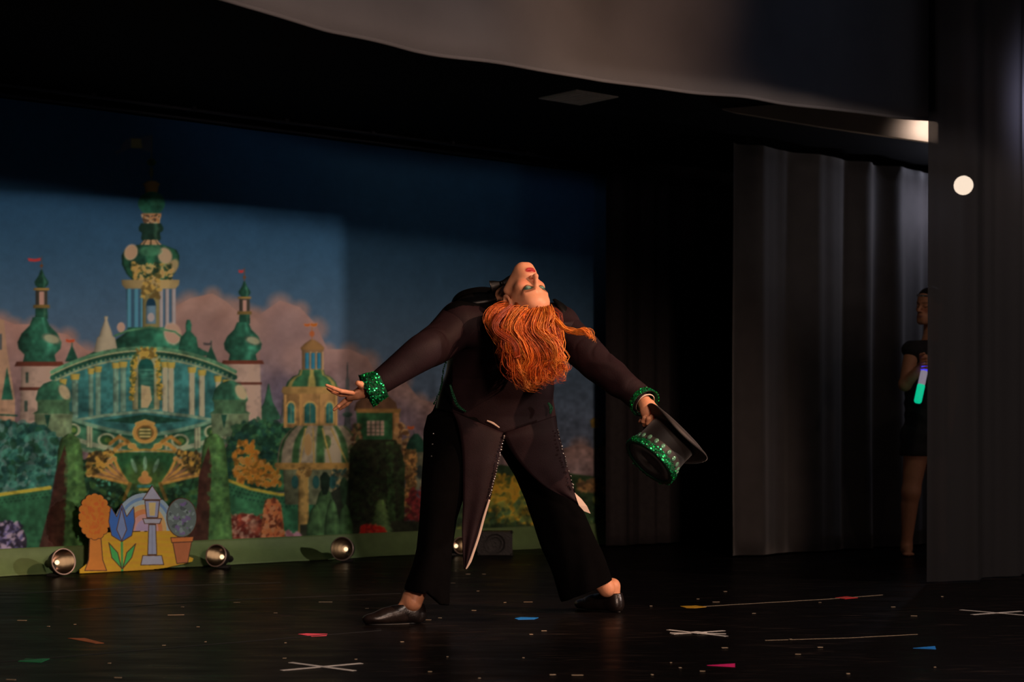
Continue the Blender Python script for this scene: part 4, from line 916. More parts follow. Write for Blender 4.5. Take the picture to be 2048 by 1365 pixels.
parts = [(Vb, Qb), (Vh, Qh), (Vl, Ql), (Vr, Qr)]; VV = np.concatenate([p[0] for p in parts]); off = 0; QQ = []
for v_, q_ in parts: QQ.append(q_ + off); off += len(v_)
cc_ = face_paint(VV)
body = mesh('body', VV, np.concatenate(QQ), M['skin'], dn, cols=cc_); mod(body, 'SMOOTH', factor=.4, iterations=2)

# ---- tailcoat body
def coat_field():
    f = Field((-.42, 6.66, .66), (.40, 7.42, 1.36), .0045)
    rows = []
    for py, L, R, Y, ry in ((872, 908, 1112, 7.13, .130), (835, 866, 1112, 7.12, .125), (800, 876, 1108, 7.10, .118), (760, 885, 1106, 7.07, .112), (720, 895, 1112, 7.02, .115), (680, 900, 1124, 6.97, .12), (650, 905, 1136, 6.94, .12)):
        a, b = W(L, py, Y), W(R, py, Y); rows.append((a[2], (a[0] + b[0]) / 2, Y, (b[0] - a[0]) / 2, ry))
    f.zloft(rows, .03)
    f.chain([SL + (.01, 0, 0), SHM, SR], [.088, .10, .088], .05)
    f.ell(W(962, 655, 7.0), (.125, .13, .150), None, .05)                  # raised chest
    f.ell(W(1075, 660, 7.06), (.11, .11, .115), None, .05)
    f.cap(W(935, 615, 6.98), W(990, 610, 6.97), .058, .055, .04)
    Vc = W(1005, 868, 7.0)
    # waist seam cut in a V
    def cut(P):
        px = 1024 + FPX * P[..., 0] / P[..., 1]; seam_ = np.interp(px, [850, 925, 1005, 1110, 1140], [812, 832, 868, 836, 826]); zb = CAMH + (HOR - seam_) / FPX * 7.05; return zb - P[..., 2]
    f.op(cut, (-.45, 6.6, .6), (.45, 7.5, 1.0), .0, 'int')
    # cloth folds
    def folds(P): return .0035 * np.sin(sines(P, 16, 4) * 2.2 + P[..., 2] * 20) * np.clip((P[..., 2] - .8) * 5, 0, 1)
    f.op(folds, (-.42, 6.66, .66), (.40, 7.42, 1.36), .0, 'disp'); return f
Vt, Qt = coat_field().mesh(); cen = Vt[Qt].mean(1); qx, qy = proj(cen)
tail = mesh('tailcoat', Vt, Qt, None, dn, mats=[M['coat'], M['lapel']], midx=((qy < np.interp(qx, [850, 876, 893, 925, 960, 990, 1010], [690, 656, 622, 611, 613, 628, 500])) | ((qx < 905) & (qy > 655) & (cen[:, 1] > 6.95))).astype(int)); mod(tail, 'SMOOTH', factor=.5, iterations=2)  # far left flank also set to black satin, its shade put into the colour
# sleeves
def sleeve(name, S, E, Wr, mid, seed, rads, hi=0):
    pts = spline([S + (S - E) * .12, S, (S + E) / 2 + mid[0], E, (E + Wr) / 2 + mid[1], Wr], 28); rr = np.interp(np.linspace(0, 1, 28), np.linspace(0, 1, 6), rads)
    lo = pts.min(0) - .15; hi_ = pts.max(0) + .15; f = Field(lo, hi_, .0035); f.chain(pts, rr, .010)
    d = (Wr - E) / np.linalg.norm(Wr - E); u_ = (E - S) / np.linalg.norm(E - S)
    def folds(P):
        q = P - E; near = np.exp(-(np.linalg.norm(q, axis=-1) / .13) ** 2); near2 = np.exp(-(np.linalg.norm(P - S, axis=-1) / .13) ** 2)
        a = q @ d; b = (P - S) @ u_; wv = sines(P, 22, seed)
        k = lambda x: np.maximum(0, np.sin(x)) ** 3
        return .006 * near * k(a * 60 + 60 * (P[..., 0] - E[0]) + 5 * wv) * np.clip(wv + .4, 0, 1) + .0085 * near2 * k(b * 50 + (P[..., 2] - S[2]) * 50 + 5 * wv) * np.clip(.9 - wv, 0, 1) + .0025 * np.sin(4 * wv)
    f.op(folds, lo, hi_, 0, 'disp')
    f.op(lambda P: (P - Wr) @ d - .0, lo, hi_, 0, 'int')
    f.cap(Wr - d * .03, Wr + d * .03, rads[-1] - .006, None, .002, 'sub')
    return sdf_obj(name, f, M['coat'], dn, 1)
sleeve('sleeve', SL, EL, W(756, 768, 6.62), ((.0, 0, -.012), (0, 0, 0)), 3, [.078, .080, .070, .066, .054, .042])
sleeve('sleeve', SR, ER, W(1288, 803, 6.775), ((.0, 0, .0), (0, 0, 0)), 6, [.078, .076, .070, .062, .054, .043])
# sequinned cuffs (turned back, flaring)
def cuff(Wr, dirv, r0, r1, L, tilt, seed, open_rot=0.):
    f = frame(np.asarray(dirv) / np.linalg.norm(dirv), (0, 0, 1.)); c = np.asarray(Wr)
    prof = [(r0 * .9, -L * .05), (r0, 0), (r0 + (r1 - r0) * .5, L * .5), (r1, L), (r1 - .004, L - .001), (r0 - .004, .003)]
    o = MB().lathe(prof, c, f, 40).build('cuff', M['sequin_cloth'], dn); r_ = np.random.default_rng(seed); b = MB()
    for k in range(620):
        a = r_.random() * 6.283; h = r_.random(); rad = r0 + (r1 - r0) * h + .0012; n = f[0] * math.cos(a) + f[1] * math.sin(a)
        p = c + f[2] * L * h + n * rad; nn = n + r_.normal(size=3) * .5; g = frame(nn); s = .0026 + .0014 * r_.random()
        V = [p + s * (g[0] * math.cos(t) + g[1] * math.sin(t)) for t in np.arange(6) * 1.0472]; b.add(V, [(0, 1, 2, 3, 4, 5)])
    sq = b.build('sequins', M['sequin'], o, False); tag(sq, 'glittering green sequins', kind='stuff'); return o
tag(cuff(W(764, 768, 6.62), WL - W(770, 760, 6.625), .050, .064, .066, 0, 1), 'green sequinned cuff')
tag(cuff(W(1281, 797, 6.79), W(1294, 812, 6.76) - W(1278, 795, 6.80), .049, .058, .036, 0, 2), 'green sequinned cuff')
MB().lathe([(.0400, 0), (.0425, .004), (.0400, .008)], W(1289, 806, 6.775), frame(W(1294, 812, 6.76) - W(1278, 795, 6.80), (0, 0, 1.)), 28).build('shirt_cuff', M['lining'], dn)
# shiny lapel and collar over the raised chest, bow tie
def strip(name, P, widths, m, parent, nrm, th=.004, up=.0):
    P = spline(P, 36); wd = np.interp(np.linspace(0, 1, 36), np.linspace(0, 1, len(widths)), widths); tg = np.gradient(P, axis=0); tg /= np.linalg.norm(tg, axis=1)[:, None]
    nr_ = np.asarray(nrm, float); sd = np.cross(tg, nr_); sd /= np.linalg.norm(sd, axis=1)[:, None]; V = []; F = []
    for i in range(36):
        for k in range(5): u_ = (k - 2) / 2; V.append(P[i] + sd[i] * u_ * wd[i] + nr_ * (up * (1 - u_ * u_)))
    F = [(i * 5 + k, i * 5 + k + 1, i * 5 + 6 + k, i * 5 + 5 + k) for i in range(35) for k in range(4)]
    o = mesh(name, V, F, m, parent); mod(o, 'SOLIDIFY', thickness=th, offset=0); return o
strip('lapel', [W(1003, 592, 6.89), W(972, 596, 6.86), W(930, 604, 6.85), W(897, 632, 6.85), W(884, 668, 6.90)], [.014, .030, .034, .028, .010], M['lapel'], dn, (-.25, -.75, .6), .006, .006)
strip('lapel', [W(1108, 600, 6.98), W(1122, 612, 6.96), W(1138, 636, 6.95), W(1148, 668, 6.97)], [.008, .020, .020, .008], M['lapel'], dn, (.5, -.6, .6), .005, .004)
nkd = HC + 0 * HC; na = hw(0, -.014, -.06); nv = NK - na; col_c = na + nv * .62
MB().lathe([(.056, -.020), (.058, .0), (.062, .020), (.058, .021), (.053, .0), (.051, -.020)], col_c, frame(nv, (0, 0, 1.)), 32).build('collar', M['lapel'], dn)
fr_ = frame(nv, HR[1]); bc = col_c + HR[1] * .058 * 1.0 + np.array([-.004, 0, .006]); bt_ = MB(); ax_ = np.array([HR[0], fr_[2], np.cross(HR[0], fr_[2])])
bw = W(1003, 567, 6.80)
bt = MB().sphere(bw, (.009, .011, .010), 12, 8).build('bow_tie', M['lapel'], dn)
for s in (-1, 1):
    b = MB(); dd = W(1024, 561, 6.81) - W(984, 572, 6.80); dd /= np.linalg.norm(dd); up_ = np.cross(dd, (0, 1., 0)); V = []
    b.sphere(bw, .0001, 4, 3); b.tube(spline([bw, bw + dd * s * .010, bw + dd * s * .024, bw + dd * s * .040, bw + dd * s * .043], 14), np.interp(np.linspace(0, 1, 14), [0, .25, .6, .93, 1], [.008, .011, .019, .023, .018]), 12, True, .40, up_); b.build('bow_loop', M['lapel'], bt)
# sequin glints on the waistcoat edges
def dots(name, P, n, r, m, parent, jit=.0, seed=0):
    P = spline(P, n); r_ = np.random.default_rng(seed); b = MB()
    for p in P: b.sphere(p + r_.normal(size=3) * jit, r * (.75 + .5 * r_.random()), 8, 6)
    return b.build(name, m, parent)
dots('edge_sequins', [W(897, 706, 6.93), W(886, 745, 6.97), W(882, 776, 7.0), W(868, 808, 7.02)], 34, .0035, M['sequin_cloth'], tail, .001)
strip('trim', [W(900, 770, 6.955), W(908, 795, 6.965), W(916, 812, 6.975), W(932, 824, 6.985)], [.003, .006, .006, .003], M['sequin_cloth'], tail, (0, -1, 0), .003)
strip('trim', [W(1096, 806, 6.99), W(1102, 816, 7.0), (W(1100, 828, 7.0))], [.003, .008, .003], M['sequin_cloth'], tail, (0.3, -1, 0), .003)
strip('lining_edge', [W(974, 842, 6.975), W(986, 847, 6.972), W(999, 856, 6.972)], [.0025, .004, .002], M['lining'], tail, (0, -1, .1), .004)

# ---- trousers
def legf(rows, ry):
    out = []
    for (py, L, R, Y), q in zip(rows, ry):
        a, b = W(L, py, Y), W(R, py, Y); out.append((a[2], (a[0] + b[0]) / 2, Y, (b[0] - a[0]) / 2, q))
    return out
RL = [(835, 858, 1000, 7.09), (860, 850, 1000, 7.09), (900, 847, 992, 7.07), (960, 843, 946, 7.03), (1000, 841, 926, 7.0), (1040, 838, 913, 6.98), (1100, 832, 904, 6.94), (1130, 824, 902, 6.92), (1160, 812, 901, 6.90), (1185, 804, 901, 6.89), (1240, 800, 901, 6.87)]
RR = [(835, 985, 1108, 7.17), (880, 988, 1116, 7.19), (905, 1000, 1124, 7.20), (950, 1028, 1140, 7.22), (1000, 1050, 1156, 7.24), (1050, 1068, 1180, 7.26), (1100, 1084, 1202, 7.28), (1150, 1104, 1221, 7.30), (1205, 1124, 1243, 7.32)]
pf = Field((-.46, 6.70, .0), (.50, 7.50, .88), .0045)
pf.zloft(legf(RL, [.095, .105, .115, .105, .098, .092, .088, .088, .090, .092, .095]), .02); pf.zloft(legf(RR, [.10, .112, .118, .11, .102, .096, .094, .095, .10]), .02)
pf.zloft(legf([(770, 888, 1100, 7.11), (800, 874, 1104, 7.12), (835, 860, 1108, 7.13), (870, 852, 1110, 7.14), (895, 850, 1112, 7.14)], [.080, .095, .105, .115, .105]), .03)
pf.op(lambda P: .004 * np.sin(P[..., 0] * 60 + 2 * sines(P, 9, 8)) * np.clip(1 - (P[..., 2]) * 1.6, 0, 1), (-.46, 6.7, 0), (.5, 7.5, .88), 0, 'disp')
def hem(P):
    px = 1024 + FPX * P[..., 0] / P[..., 1]; py = HOR - FPX * (P[..., 2] - CAMH) / 7.0
    lim = np.where(px < 1000, np.interp(px, [800, 806, 850, 862, 880, 902], [1168, 1180, 1186, 1196, 1212, 1214]), np.interp(px, [1120, 1128, 1180, 1230], [1206, 1203, 1181, 1158]))
    lim = np.where(px < 1000, lim + (6.9 - P[..., 1]) * -60 * (px > 850), lim)
    zz = CAMH + (HOR - lim) / FPX * np.where(px < 1000, 6.88, 7.31); return zz - P[..., 2]
pf.op(hem, (-.46, 6.7, 0), (.5, 7.5, .5), 0, 'int')
hollow = lambda rows, ry: [(z, a, b, c - .014, d - .014) for z, a, b, c, d in legf(rows, ry) if z < .26]
pf.zloft(hollow(RL, [.12, .125, .125, .105, .098, .092, .088, .088, .090, .092, .095]), .004, mode='sub'); pf.zloft(hollow(RR, [.12, .122, .118, .11, .102, .096, .094, .095, .10]), .004, mode='sub')
sdf_obj('trousers', pf, M['velvet'], dn, 8)
for q_ in (W(867, 868, 6.955), W(865, 889, 6.96), W(863, 913, 6.955)): MB().sphere(q_, .0032, 8, 6).build('trouser_bead', M['bead'], dn)

# ---- coat tails with cream lining and bead edging
def sheet(name, rows, m, parent, nv=12, th=.005, wav=.006):
    """rows of (left point, right point) from top to bottom"""
    n = 40; Lp = spline([a for a, b in rows], n); Rp = spline([b for a, b in rows], n); V = []
    for i in range(n):
        for k in range(nv):
            u_ = k / (nv - 1); p = Lp[i] * (1 - u_) + Rp[i] * u_; b_ = math.sin(math.pi * u_); p = p + np.array([0, -1, 0]) * (.022 * b_ * (1 - i / n) + wav * math.sin(u_ * 9 + i * .08) * (i / n)); V.append(p)
    F = [(i * nv + k, i * nv + k + 1, i * nv + nv + k + 1, i * nv + nv + k) for i in range(n - 1) for k in range(nv - 1)]
    o = mesh(name, V, F, m, parent); mod(o, 'SOLIDIFY', thickness=th, offset=0); return o, Lp, Rp
YL = 6.955
tl, lp, rp = sheet('coat_tail', [(W(905, 824, 6.985), W(1004, 866, 6.98)), (W(916, 850, 6.96), W(1007, 872, 6.97)), (W(924, 900, 6.945), W(1001, 905, 6.955)), (W(926, 960, 6.935), W(989, 960, 6.94)), (W(926, 1010, 6.93), W(977, 1012, 6.93)), (W(924, 1060, 6.925), W(962, 1060, 6.925)), (W(926, 1105, 6.92), W(946, 1106, 6.92)), (W(929, 1139, 6.92), W(934, 1140, 6.92))], M['coat'], dn)
tag(tl, 'long left coat tail with bead edging')
dots('bead_trim', [W(1008, 873, 6.955), W(1001, 905, 6.94), W(994, 935, 6.93), W(987, 965, 6.925), (W(979, 993, 6.92))], 24, .0038, M['bead'], tl, .0008, 1)
strip('lining_edge', [W(979, 1000, 6.918), W(968, 1035, 6.915), W(958, 1072, 6.912), W(947, 1105, 6.91), W(940, 1124, 6.91), W(932, 1139, 6.912)], [.0035, .0045, .0045, .0045, .005, .002], M['lining'], tl, (0, -1, .1), .004)
tr_, lp, rp = sheet('coat_tail', [(W(1006, 868, 6.97), W(1110, 832, 7.01)), (W(1010, 878, 6.96), W(1116, 862, 7.00)), (W(1024, 905, 6.975), W(1126, 900, 7.01)), (W(1052, 940, 6.99), W(1137, 945, 7.02)), (W(1092, 975, 7.01), W(1147, 984, 7.04)), (W(1146, 1003, 7.05), W(1163, 1008, 7.06)), (W(1170, 1022, 7.08), W(1179, 1028, 7.085))], M['coat'], dn, wav=.003)
tag(tr_, 'short right coat tail, its cream lining turned out at the tip')
dots('bead_trim', [W(1115, 860, 6.985), W(1120, 885, 6.99), W(1129, 912, 6.995), W(1134, 930, 7.00), W(1142, 962, 7.015), W(1147, 978, 7.025)], 20, .0036, M['bead'], tr_, .002, 2)
def leaf():
    P = [W(1149, 986, 7.05), W(1163, 999, 7.045), W(1174, 1013, 7.045), W(1181, 1028, 7.05), (W(1168, 1023, 7.045)), W(1158, 1012, 7.04), W(1154, 1002, 7.04)]; o = mesh('lining', P, [(0, 1, 6), (1, 2, 5, 6), (2, 3, 4), (2, 4, 5)], M['lining'], tr_, False); mod(o, 'SOLIDIFY', thickness=.004, offset=0)
leaf()

# ---- shoes
def shoe(name, heel, toe, top, lab, w_=.040):
    """heel, toe: points on the floor"""
    d = toe - heel; L = np.linalg.norm(d); d /= L; s = np.cross(d, (0, 0, 1.)); ax = np.array([d, s, (0, 0, 1.)]); P = lambda a, b, c: heel + d * a + s * b + np.array([0, 0, c])
    f = Field(np.minimum(heel, toe) - (.08, .08, .0) - (0, 0, .01), np.maximum(heel, toe) + (.08, .08, .14), .003)
    f.ell(P(.035, 0, .040), (.038, .034, .045), ax, .01); f.ell(P(.075, 0, .045), (.055, .034, .048), ax, .02); f.ell(P(.13, 0, .034), (.062, .038, .034), ax, .02); f.ell(P(L - .055, 0, .024), (.060, .038, .022), ax, .02); f.cap(P(L - .07, 0, .017), P(L - .018, 0, .014), .020, .013, .02)
    f.cap(P(.030, 0, .030), P(.034, 0, .070), .034, .031, .01)
    def sl(q): return np.maximum(.004 - q[..., 2], -1)
    f.op(sl, f.lo, f.lo + np.array(f.n) * f.h, 0, 'int')
    # opening
    f.op(lambda q: q[..., 2] - (.078 + .10 * np.clip(.06 - (q - heel) @ d, -1, .0)), f.lo, f.lo + np.array(f.n) * f.h, 0, 'int')
    f.cap(P(.045, 0, .075), P(.045, 0, .12), .030, .030, .004, 'sub')
    o = sdf_obj(name, f, M['leather'], dn, 2); tag(o, lab)
    b = MB(); n = 28; out = []
    for k in range(n):
        t = k / n * 2 * math.pi; x = L / 2 + (L / 2 - .006) * math.cos(t); y = .033 * math.sin(t) * (1.05 - .25 * math.cos(t) ** 2 + .08 * math.cos(t)); out.append(P(x, y, 0.001))
    V = out + [v + (0, 0, .007) for v in out]; b.add(V, [tuple(range(n)), tuple(range(2 * n - 1, n - 1, -1))] + [(i, (i + 1) % n, n + (i + 1) % n, n + i) for i in range(n)]); b.build('sole', M['tape_black'], o)
shoe('shoe', hl_, tl_, None, 'black shoe pointing left')
shoe('shoe', hr_, tr0_, None, 'black shoe, heel toward the camera')

# ---- hair
def hair():
    r = np.random.default_rng(11); locks = []; cols = []; VV = []; FF = []; n0 = 0
    down = np.array([0, 0, -1.])
    ends_c = W(1062, 765, 6.70)
    def root(a, b):
        """a: azimuth round the crown (0 = face side), b: angle down from the crown"""
        rr = np.array([.080, .098, .088]); c = np.array([0, -.016, .036]); l = np.array([math.sin(a) * math.sin(b), math.cos(a) * math.sin(b), math.cos(b)]); return hw(*(c + rr * l)), l
    nl = 120
    for q in range(nl):
        while True:
            a = r.uniform(-math.pi, math.pi); b = math.acos(1 - r.random() * 1.15)
            lim = 1.05 + .45 * abs(math.sin(a / 2)) ** 1.0
            if abs(a) < 1.0: lim = .78 + .25 * abs(a)
            if b < lim: break
        p0, l = root(a, b); nrm = (l / np.array([.080, .098, .088])); nrm = nrm @ HR; nrm /= np.linalg.norm(nrm)
        # target end: spread by the root's screen side
        px = 1024 + FPX * p0[0] / p0[1]
        tx = np.interp(px, [985, 1010, 1050, 1090, 1120], [1000, 1020, 1060, 1104, 1128]) + r.normal() * 12
        ty = np.interp(tx, [990, 1010, 1035, 1058, 1090, 1130], [716, 742, 762, 772, 758, 740]) - abs(r.normal()) * 13
        side = np.clip((b - .2) / 1.3, 0, 1)
        e = W(tx, ty, 6.70 + r.normal() * .022 + (.10 if a > 2 or a < -2 else 0) * side)
        m1 = p0 + nrm * (.024 + .012 * r.random()) + down * .012; m2 = p0 * .62 + e * .38 + nrm * .030 + r.normal(size=3) * .010; m3 = p0 * .30 + e * .70 + np.array([.012 * math.sin(tx * .4), -.006, 0]) + r.normal(size=3) * .012
        P = spline([p0 - nrm * .006, m1, m2, m3, e, e + (e - m3) * .10 + np.array([r.normal() * .012 + .004, 0, .006 * r.random()])], 22)
        locks.append((P, 16, .010 + .006 * r.random()))
    # flyaway lock to the right, loose locks at the left and edge of the face
    for k in range(7):
        j = r.normal(size=3) * .003
        locks.append((spline([W(1100, 622, 6.72), W(1116, 645, 6.68) + j, W(1132, 661, 6.66) + j, W(1150, 664, 6.65) + j, W(1166 + k, 659 + k * 1.5, 6.64) + j, W(1178 + k, 666 + k * 2, 6.64) + j, W(1180 + k * .5, 678 + k, 6.64)], 22), 7, .0045))
    for k in range(16):
        y = r.uniform(0, 1); j = r.normal(size=3) * .004
        locks.append((spline([W(1014 + 10 * y, 608 + 4 * y, 6.76), W(992 - 8 * y, 618 + 8 * y, 6.74) + j, W(980 + 4 * y, 640 + 14 * y, 6.72) + j, W(992 + 10 * y, 668 + 20 * y, 6.70) + j, W(1008 + 8 * y, 690 + 24 * y, 6.69) + j, W(1000 + 14 * y, 712 + 34 * y, 6.69)], 22), 12, .008))
    for k in range(34):
        y = r.uniform(0, 1); j = r.normal(size=3) * .004; q = r.normal() * 5; sw = 10 + r.random() * 16; d = r.uniform(-.014, .006)
        bx = 1014 + 96 * y; ty = np.interp(y, [0, .25, .5, .75, 1], [748, 770, 776, 762, 744]) - r.random() * 26
        locks.append((spline([W(1024 + 74 * y, 611 + 8 * math.sin(3.1 * y), 6.70 - .015 * y), W(bx - sw * .5, 634, 6.672 + d) + j, W(bx - sw + q, 662, 6.650 + d) + j, W(bx + sw * .3 + q, 690, 6.648 + d), W(bx + sw * .9, 718, 6.655 + d) + j, W(bx + sw * .3 + q, ty - 24, 6.662 + d), W(bx + sw * (.4 + r.random() * .9), ty, 6.668)], 24), 15, .0085))
    for k in range(9):
        y = k / 8; locks.append((spline([W(1100, 640, 6.70), W(1112, 680, 6.68), W(1110 + 6 * y, 706, 6.67), W(1116 + 8 * y, 730, 6.67), W(1126 + 10 * y, 742 - 6 * y, 6.67), W(1134 + 4 * y, 738 - 14 * y, 6.67)], 22), 8, .004))
    for k in range(70):
        y = r.random(); j = r.normal(size=(6, 3)) * np.array([.012, .012, .012]) * np.linspace(.2, 1.4, 6)[:, None]
        locks.append((spline(np.array([W(1020 + 84 * y, 616, 6.70), W(1008 + 100 * y, 650, 6.66), W(1000 + 120 * y, 690, 6.65), W(1010 + 116 * y, 725, 6.66), W(1024 + 108 * y, 750, 6.67), W(1036 + 104 * y, 772 - 18 * y, 6.67)]) + j, 20), 2, .004))
    base_c = np.array([[.62, .12, .016], [.80, .19, .022], [.42, .06, .010], [.95, .32, .05], [.26, .035, .008]])
    for li, (P, ns, sp) in enumerate(locks):
        t = np.linspace(0, 1, len(P)); bc_ = base_c[r.integers(5)] if not nl <= li < nl + 7 else base_c[3]; L = len(P); tg = np.gradient(P, axis=0); tg /= np.linalg.norm(tg, axis=1)[:, None]
        a1 = np.cross(tg, (0.1, .9, .2)); a1 /= np.linalg.norm(a1, axis=1)[:, None]; a2 = np.cross(tg, a1); wv = r.random() * 6.28; wf = 6 + r.random() * 5
        for s in range(ns):
            o1, o2 = r.normal(size=2); spr = sp * (.35 + .75 * np.sin(np.pi * np.clip(t * .9 + .1, 0, 1)) * (1 - .35 * t)) ; ph = r.random() * .8
            Q = P + a1 * (o1 * spr + .0065 * t ** .5 * np.sin(wf * 1.5 * t + wv + ph))[:, None] + a2 * (o2 * spr * .6 + .004 * t * np.cos(wf * t + wv + ph))[:, None]
            cut_ = int(L * (1 - .12 * r.random())) if L > 12 else L; Q = Q[:cut_]; tt = t[:cut_] / t[cut_ - 1]
            rd = (.0009 + .0006 * r.random()) * (1 - tt ** 3 * .8); Q = Q + (a1[:cut_] * (o1 * .016)  + a2[:cut_] * (o2 * .008)) * (np.clip(tt - .7, 0, 1) ** 1.5 * 4)[:, None] * .6; b = MB(); b.tube(Q, rd, 4, False); v = b.v[0]; VV.append(v); FF += [tuple(i + n0 for i in f_) for f_ in b.f]; n0 += len(v)
            cols.append(np.tile(bc_ * (.8 + .4 * r.random()), (len(v), 1)) * np.repeat(.85 + .35 * tt, 4)[:, None])
    # under-mass of hair against the scalp
    f = Field(HC - .20 + (0, 0, -.12), HC + .17, .004); f.ell(hw(0, -.022, .044), (.079, .094, .080), HR, .01)
    f.ell(W(1054, 672, 6.76), (.105, .055, .095), None, .04); f.ell(W(1062, 712, 6.73), (.085, .035, .075), None, .04); f.ell(W(1008, 650, 6.76), (.035, .035, .06), None, .03)
    f.op(lambda P: .004 * np.sin(P[..., 0] * 210 + 3 * sines(P, 14, 2)), f.lo, f.lo + np.array(f.n) * f.h, 0, 'disp')
    # keep the forehead and face clear
    def face(P):
        q = (P - HC) @ HR.T; return q[..., 1] - np.interp(q[..., 2], [-.1, 0, .04, .07, .10, .14], [-.02, .01, .038, .058, .075, .2]) - 0 * q[..., 0]
    f.op(face, f.lo, f.lo + np.array(f.n) * f.h, 0, 'int')
    v, q4 = f.mesh(); VV.append(v); FF += [tuple(int(i) + n0 for i in z) for z in q4]; cols.append(np.tile(np.array([.36, .07, .014]), (len(v), 1)))
    o = mesh('hair', np.concatenate(VV), FF, M['hair'], dn, cols=np.concatenate(cols)); return o
hair()

# ---- top hat held in the right hand
def top_hat():
    tp = W(1302, 923, 6.62); bm = W(1346, 874, 6.70)
    a = tp - bm; a[1] = -.045; a /= np.linalg.norm(a); x = np.array([.66, 0, -.75]); f = frame(a, x); c = bm
    t = thing('top_hat', c, 'black top hat with green sequinned crown edge, held by its brim', 'hat'); H = .140; r0, r1 = .098, .106
    MB().lathe([(r0 - .004, -.002), (r0, .003), (r0 * .985, H * .35), (r0 * 1.01, H * .7), (r1, H - .003), (r1 - .003, H), (.0005, H + .001), (.0005, H - .004), (r1 - .006, H - .006), (r0 - .006, .0)], c, f, 48).build('crown', M['hat'], t)
    n = 64; V = []; rings = [(r0 - .004, 0), (r0 + .016, .000), (r0 + .034, .003), (r0 + .046, .012), (r0 + .050, .020), (r0 + .047, .022), (r0 + .034, .008), (r0 + .016, .005), (r0 - .004, .005)]
    for rr, h in rings:
        for k in range(n):
            th = 2 * math.pi * k / n; cx, sx = math.cos(th), math.sin(th); curl = (rr - r0) / .05
            V.append(c + f[0] * rr * cx * 1.02 + f[1] * rr * sx + f[2] * (h * (.35 + 1.2 * sx * sx) - .030 * max(curl, 0) * cx * cx + .0))
    m = len(rings); F = [(i * n + k, i * n + (k + 1) % n, (i + 1) % m * n + (k + 1) % n, (i + 1) % m * n + k) for i in range(m) for k in range(n)]
    mesh('brim', V, F, M['hat'], t)
    sb = MB().lathe([(r1 + .001, H - .026), (r1 + .004, H - .022), (r1 + .005, H - .004), (r1 + .003, H + .004), (r1 - .010, H + .005), (r1 - .012, H + .001)], c, f, 48).build('sequin_band', M['sequin_cloth'], t)
    r = np.random.default_rng(4); b = MB()
    for k in range(420):
        th = r.random() * 6.283; h = H - .024 + .028 * r.random(); nn = f[0] * math.cos(th) + f[1] * math.sin(th); p = c + nn * (r1 + .006) + f[2] * h; g = frame(nn + r.normal(size=3) * .35); s = .0030 + .001 * r.random()
        b.add([p + s * (g[0] * math.cos(q) + g[1] * math.sin(q)) for q in np.arange(6) * 1.0472], [(0, 1, 2, 3, 4, 5)])
    tag(b.build('sequins', M['sequin'], sb, False), 'glittering green sequins', kind='stuff')
    for k in range(20):
        th = 2 * math.pi * (k + .4) / 20; nn = f[0] * math.cos(th) + f[1] * math.sin(th); p = c + nn * (r0 + .003) + f[2] * (H - .042); g = np.array([np.cross(f[2], nn), f[2], nn])
        MB().sphere(p, (.0085, .0120, .0045), 12, 7, g).build('gem', M['gem'], t)
top_hat()

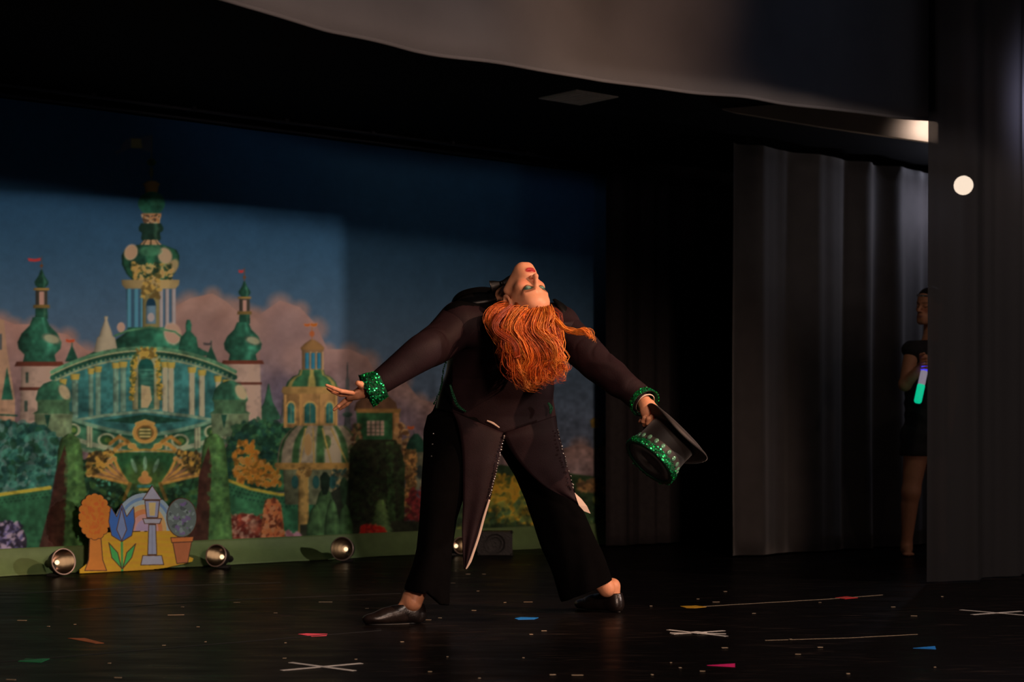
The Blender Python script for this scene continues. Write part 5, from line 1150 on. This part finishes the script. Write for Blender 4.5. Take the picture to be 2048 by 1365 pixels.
# ---------------------------------------------------------------- the person waiting in the wings
def waiting_person():
    Y = 10.85; t = thing('person', (W(1838, 1110, Y)[0], Y, 0), 'barefoot person in dark clothes waiting half behind the sheer curtain, glow stick raised', 'person')
    sk = lambda px, py, dy=0.: W(px, py, Y + dy)
    hr = np.array([[.55, .83, 0], [-.83, .55, 0], [0, 0, 1.]]); hr = np.array([[-.55, .83, 0], [-.80, -.55, -.1], [0, -.1, 1.]]); hr[1] = np.cross(hr[2], hr[0]); hr = hr / np.linalg.norm(hr, axis=1)[:, None]; hr[0] = np.cross(hr[1], hr[2])
    hc = sk(1862, 612); f1 = head_field(hc, hr, .93, .0045, sk(1862, 668, .02)); V1, Q1 = f1.mesh()
    b = Field(sk(1740, 1125) - (0, .35, .04), sk(1960, 640) + (0, .35, .02), .007); b.lo[2] = -.01; b.n[2] = int(1.5 / .007); b.F = np.full(b.n, 1., np.float32)
    pel, chs, nk = sk(1850, 870), sk(1855, 730), sk(1862, 672, .02); b.chain([pel, sk(1852, 800), chs], [.115, .095, .115], .05); b.cap(chs, nk, .08, .048, .04)
    sl_, sr_ = sk(1826, 700, -.05), sk(1892, 705, .08); b.chain([chs, sl_, sk(1810, 770, -.10), sk(1848, 728, -.24)], [.07, .050, .036, .026], .02); b.chain([chs, sr_, sk(1905, 790, .08), sk(1898, 865, -.02)], [.07, .048, .036, .026], .02)
    b.chain([sk(1835, 880, -.04), sk(1822, 985, -.06), sk(1813, 1090, -.02)], [.082, .052, .032], .03); b.cap(sk(1817, 1010, -.03), sk(1815, 1045, -.01), .048, .034, .02)
    b.chain([sk(1870, 880, .05), sk(1876, 990, .05), sk(1884, 1092, .10)], [.082, .052, .032], .03)
    for a, d in ((sk(1813, 1090, -.02), (-.02, -.14, 0)), (sk(1884, 1092, .10), (-.03, -.14, 0))):
        g = np.array([a[0], a[1], .034]); b.cap(a, g, .032, .030, .02); b.cap(g, g + np.array(d) + (0, 0, -.014), .032, .020, .02)
        for k in range(5): q = g + np.array(d) + ((k - 2) * .013, 0, -.018); b.cap(q, q + (0, -.022 + .003 * k, 0), .010, .008, .004)
    h0 = sk(1848, 728, -.24); b.ell(h0 + (.0, -.02, .02), (.030, .024, .034), None, .015)
    V2, Q2 = b.mesh()
    hf2 = Field(h0 - .10, h0 + .10, .004); hf2.ell(h0 + (.0, -.02, .02), (.030, .022, .036), None, .01); gp = sk(1850, 726, -.27)
    for k in range(4): z = (1.5 - k) * .019; hf2.chain([gp + (.020, .02, z), gp + (.026, -.016, z), gp + (.0, -.032, z - .002), gp + (-.022, -.020, z - .004)], [.009, .009, .008, .007], .003)
    hf2.chain([gp + (-.018, .02, .03), gp + (-.026, -.01, .045), gp + (-.012, -.028, .052)], [.012, .010, .008], .004); V3, Q3 = hf2.mesh()
    V = np.concatenate([V1, V2, V3]); Q = np.concatenate([Q1, Q2 + len(V1), Q3 + len(V1) + len(V2)]); mesh('body', V, Q, M['skin'], t, cols=face_paint(V, hc, hr, .93, False))
    s = Field(pel - (.26, .26, .30), chs + (.26, .26, .16), .006); s.chain([pel + (0, 0, -.03), sk(1852, 800), chs], [.135, .115, .128], .05); s.cap(sl_, sr_, .066, .066, .05)
    s.op(lambda P: P[..., 2] - (nk[2] - .030), s.lo, s.lo + np.array(s.n) * s.h, 0, 'int'); s.op(lambda P: .003 * np.sin(P[..., 2] * 70 + 3 * sines(P, 12, 5)), s.lo, s.lo + np.array(s.n) * s.h, 0, 'disp'); sdf_obj('top', s, M['black_cloth'], t)
    s = Field(pel - (.26, .26, .22), pel + (.26, .26, .12), .006); s.ell(pel, (.15, .13, .11), None, .03); s.cap(pel + (-.05, -.03, -.03), sk(1832, 905, -.04), .095, .098, .03); s.cap(pel + (.06, .04, -.03), sk(1872, 905, .05), .095, .098, .03)
    s.op(lambda P: sk(1840, 912)[2] - P[..., 2], s.lo, s.lo + np.array(s.n) * s.h, 0, 'int'); sdf_obj('shorts', s, M['black_cloth'], t)
    hh = Field(hc - .18, hc + .18, .005); hh.ell(hc + (0, .0, .03), np.array((.082, .096, .092)) * .95, hr, .01); hh.ell(hc - hr[1] * .09 + (0, 0, .045), .042, None, .02)
    hh.op(lambda P: ((P - hc) @ hr[1]) - np.interp((P - hc) @ hr[2], [-.1, -.02, .05, .09, .13], [-.05, -.01, .045, .09, .2]), hh.lo, hh.lo + np.array(hh.n) * hh.h, 0, 'int'); sdf_obj('hair', hh, M['hair_dark'], t)
    MB().lathe([(.086, -.006), (.089, 0), (.086, .006)], hc + hr[2] * .062, hr, 28).build('headband', M['bead'], t)
    # glow stick
    a, b2 = sk(1853, 722, -.27), sk(1835, 806, -.32); d = b2 - a; L = np.linalg.norm(d); fr2 = frame(d / L, (1, 0, 0)); g = thing('glow_stick', (a + b2) / 2, 'foam glow stick lit green and blue, held by the person in the wings', 'glow stick')
    MB().lathe([(.0005, -.012), (.010, -.010), (.012, .0), (.012, .02), (.016, .03)], a, fr2, 20).build('handle', M['foam_white'], g)
    MB().lathe([(.014, .028), (.021, .034), (.022, .062), (.020, .066)], a, fr2, 20).build('blue_section', M['foam_blue'], g)
    MB().lathe([(.020, .066), (.021, .075), (.021, .150)], a, fr2, 20).build('middle_section', M['foam_white'], g)
    MB().lathe([(.021, .150), (.0225, .155), (.0225, L - .010), (.017, L), (.0005, L + .003)], a, fr2, 20).build('green_section', M['foam_green'], g)
waiting_person()
# drop anything left hanging: none of the objects above depends on the order they were made in
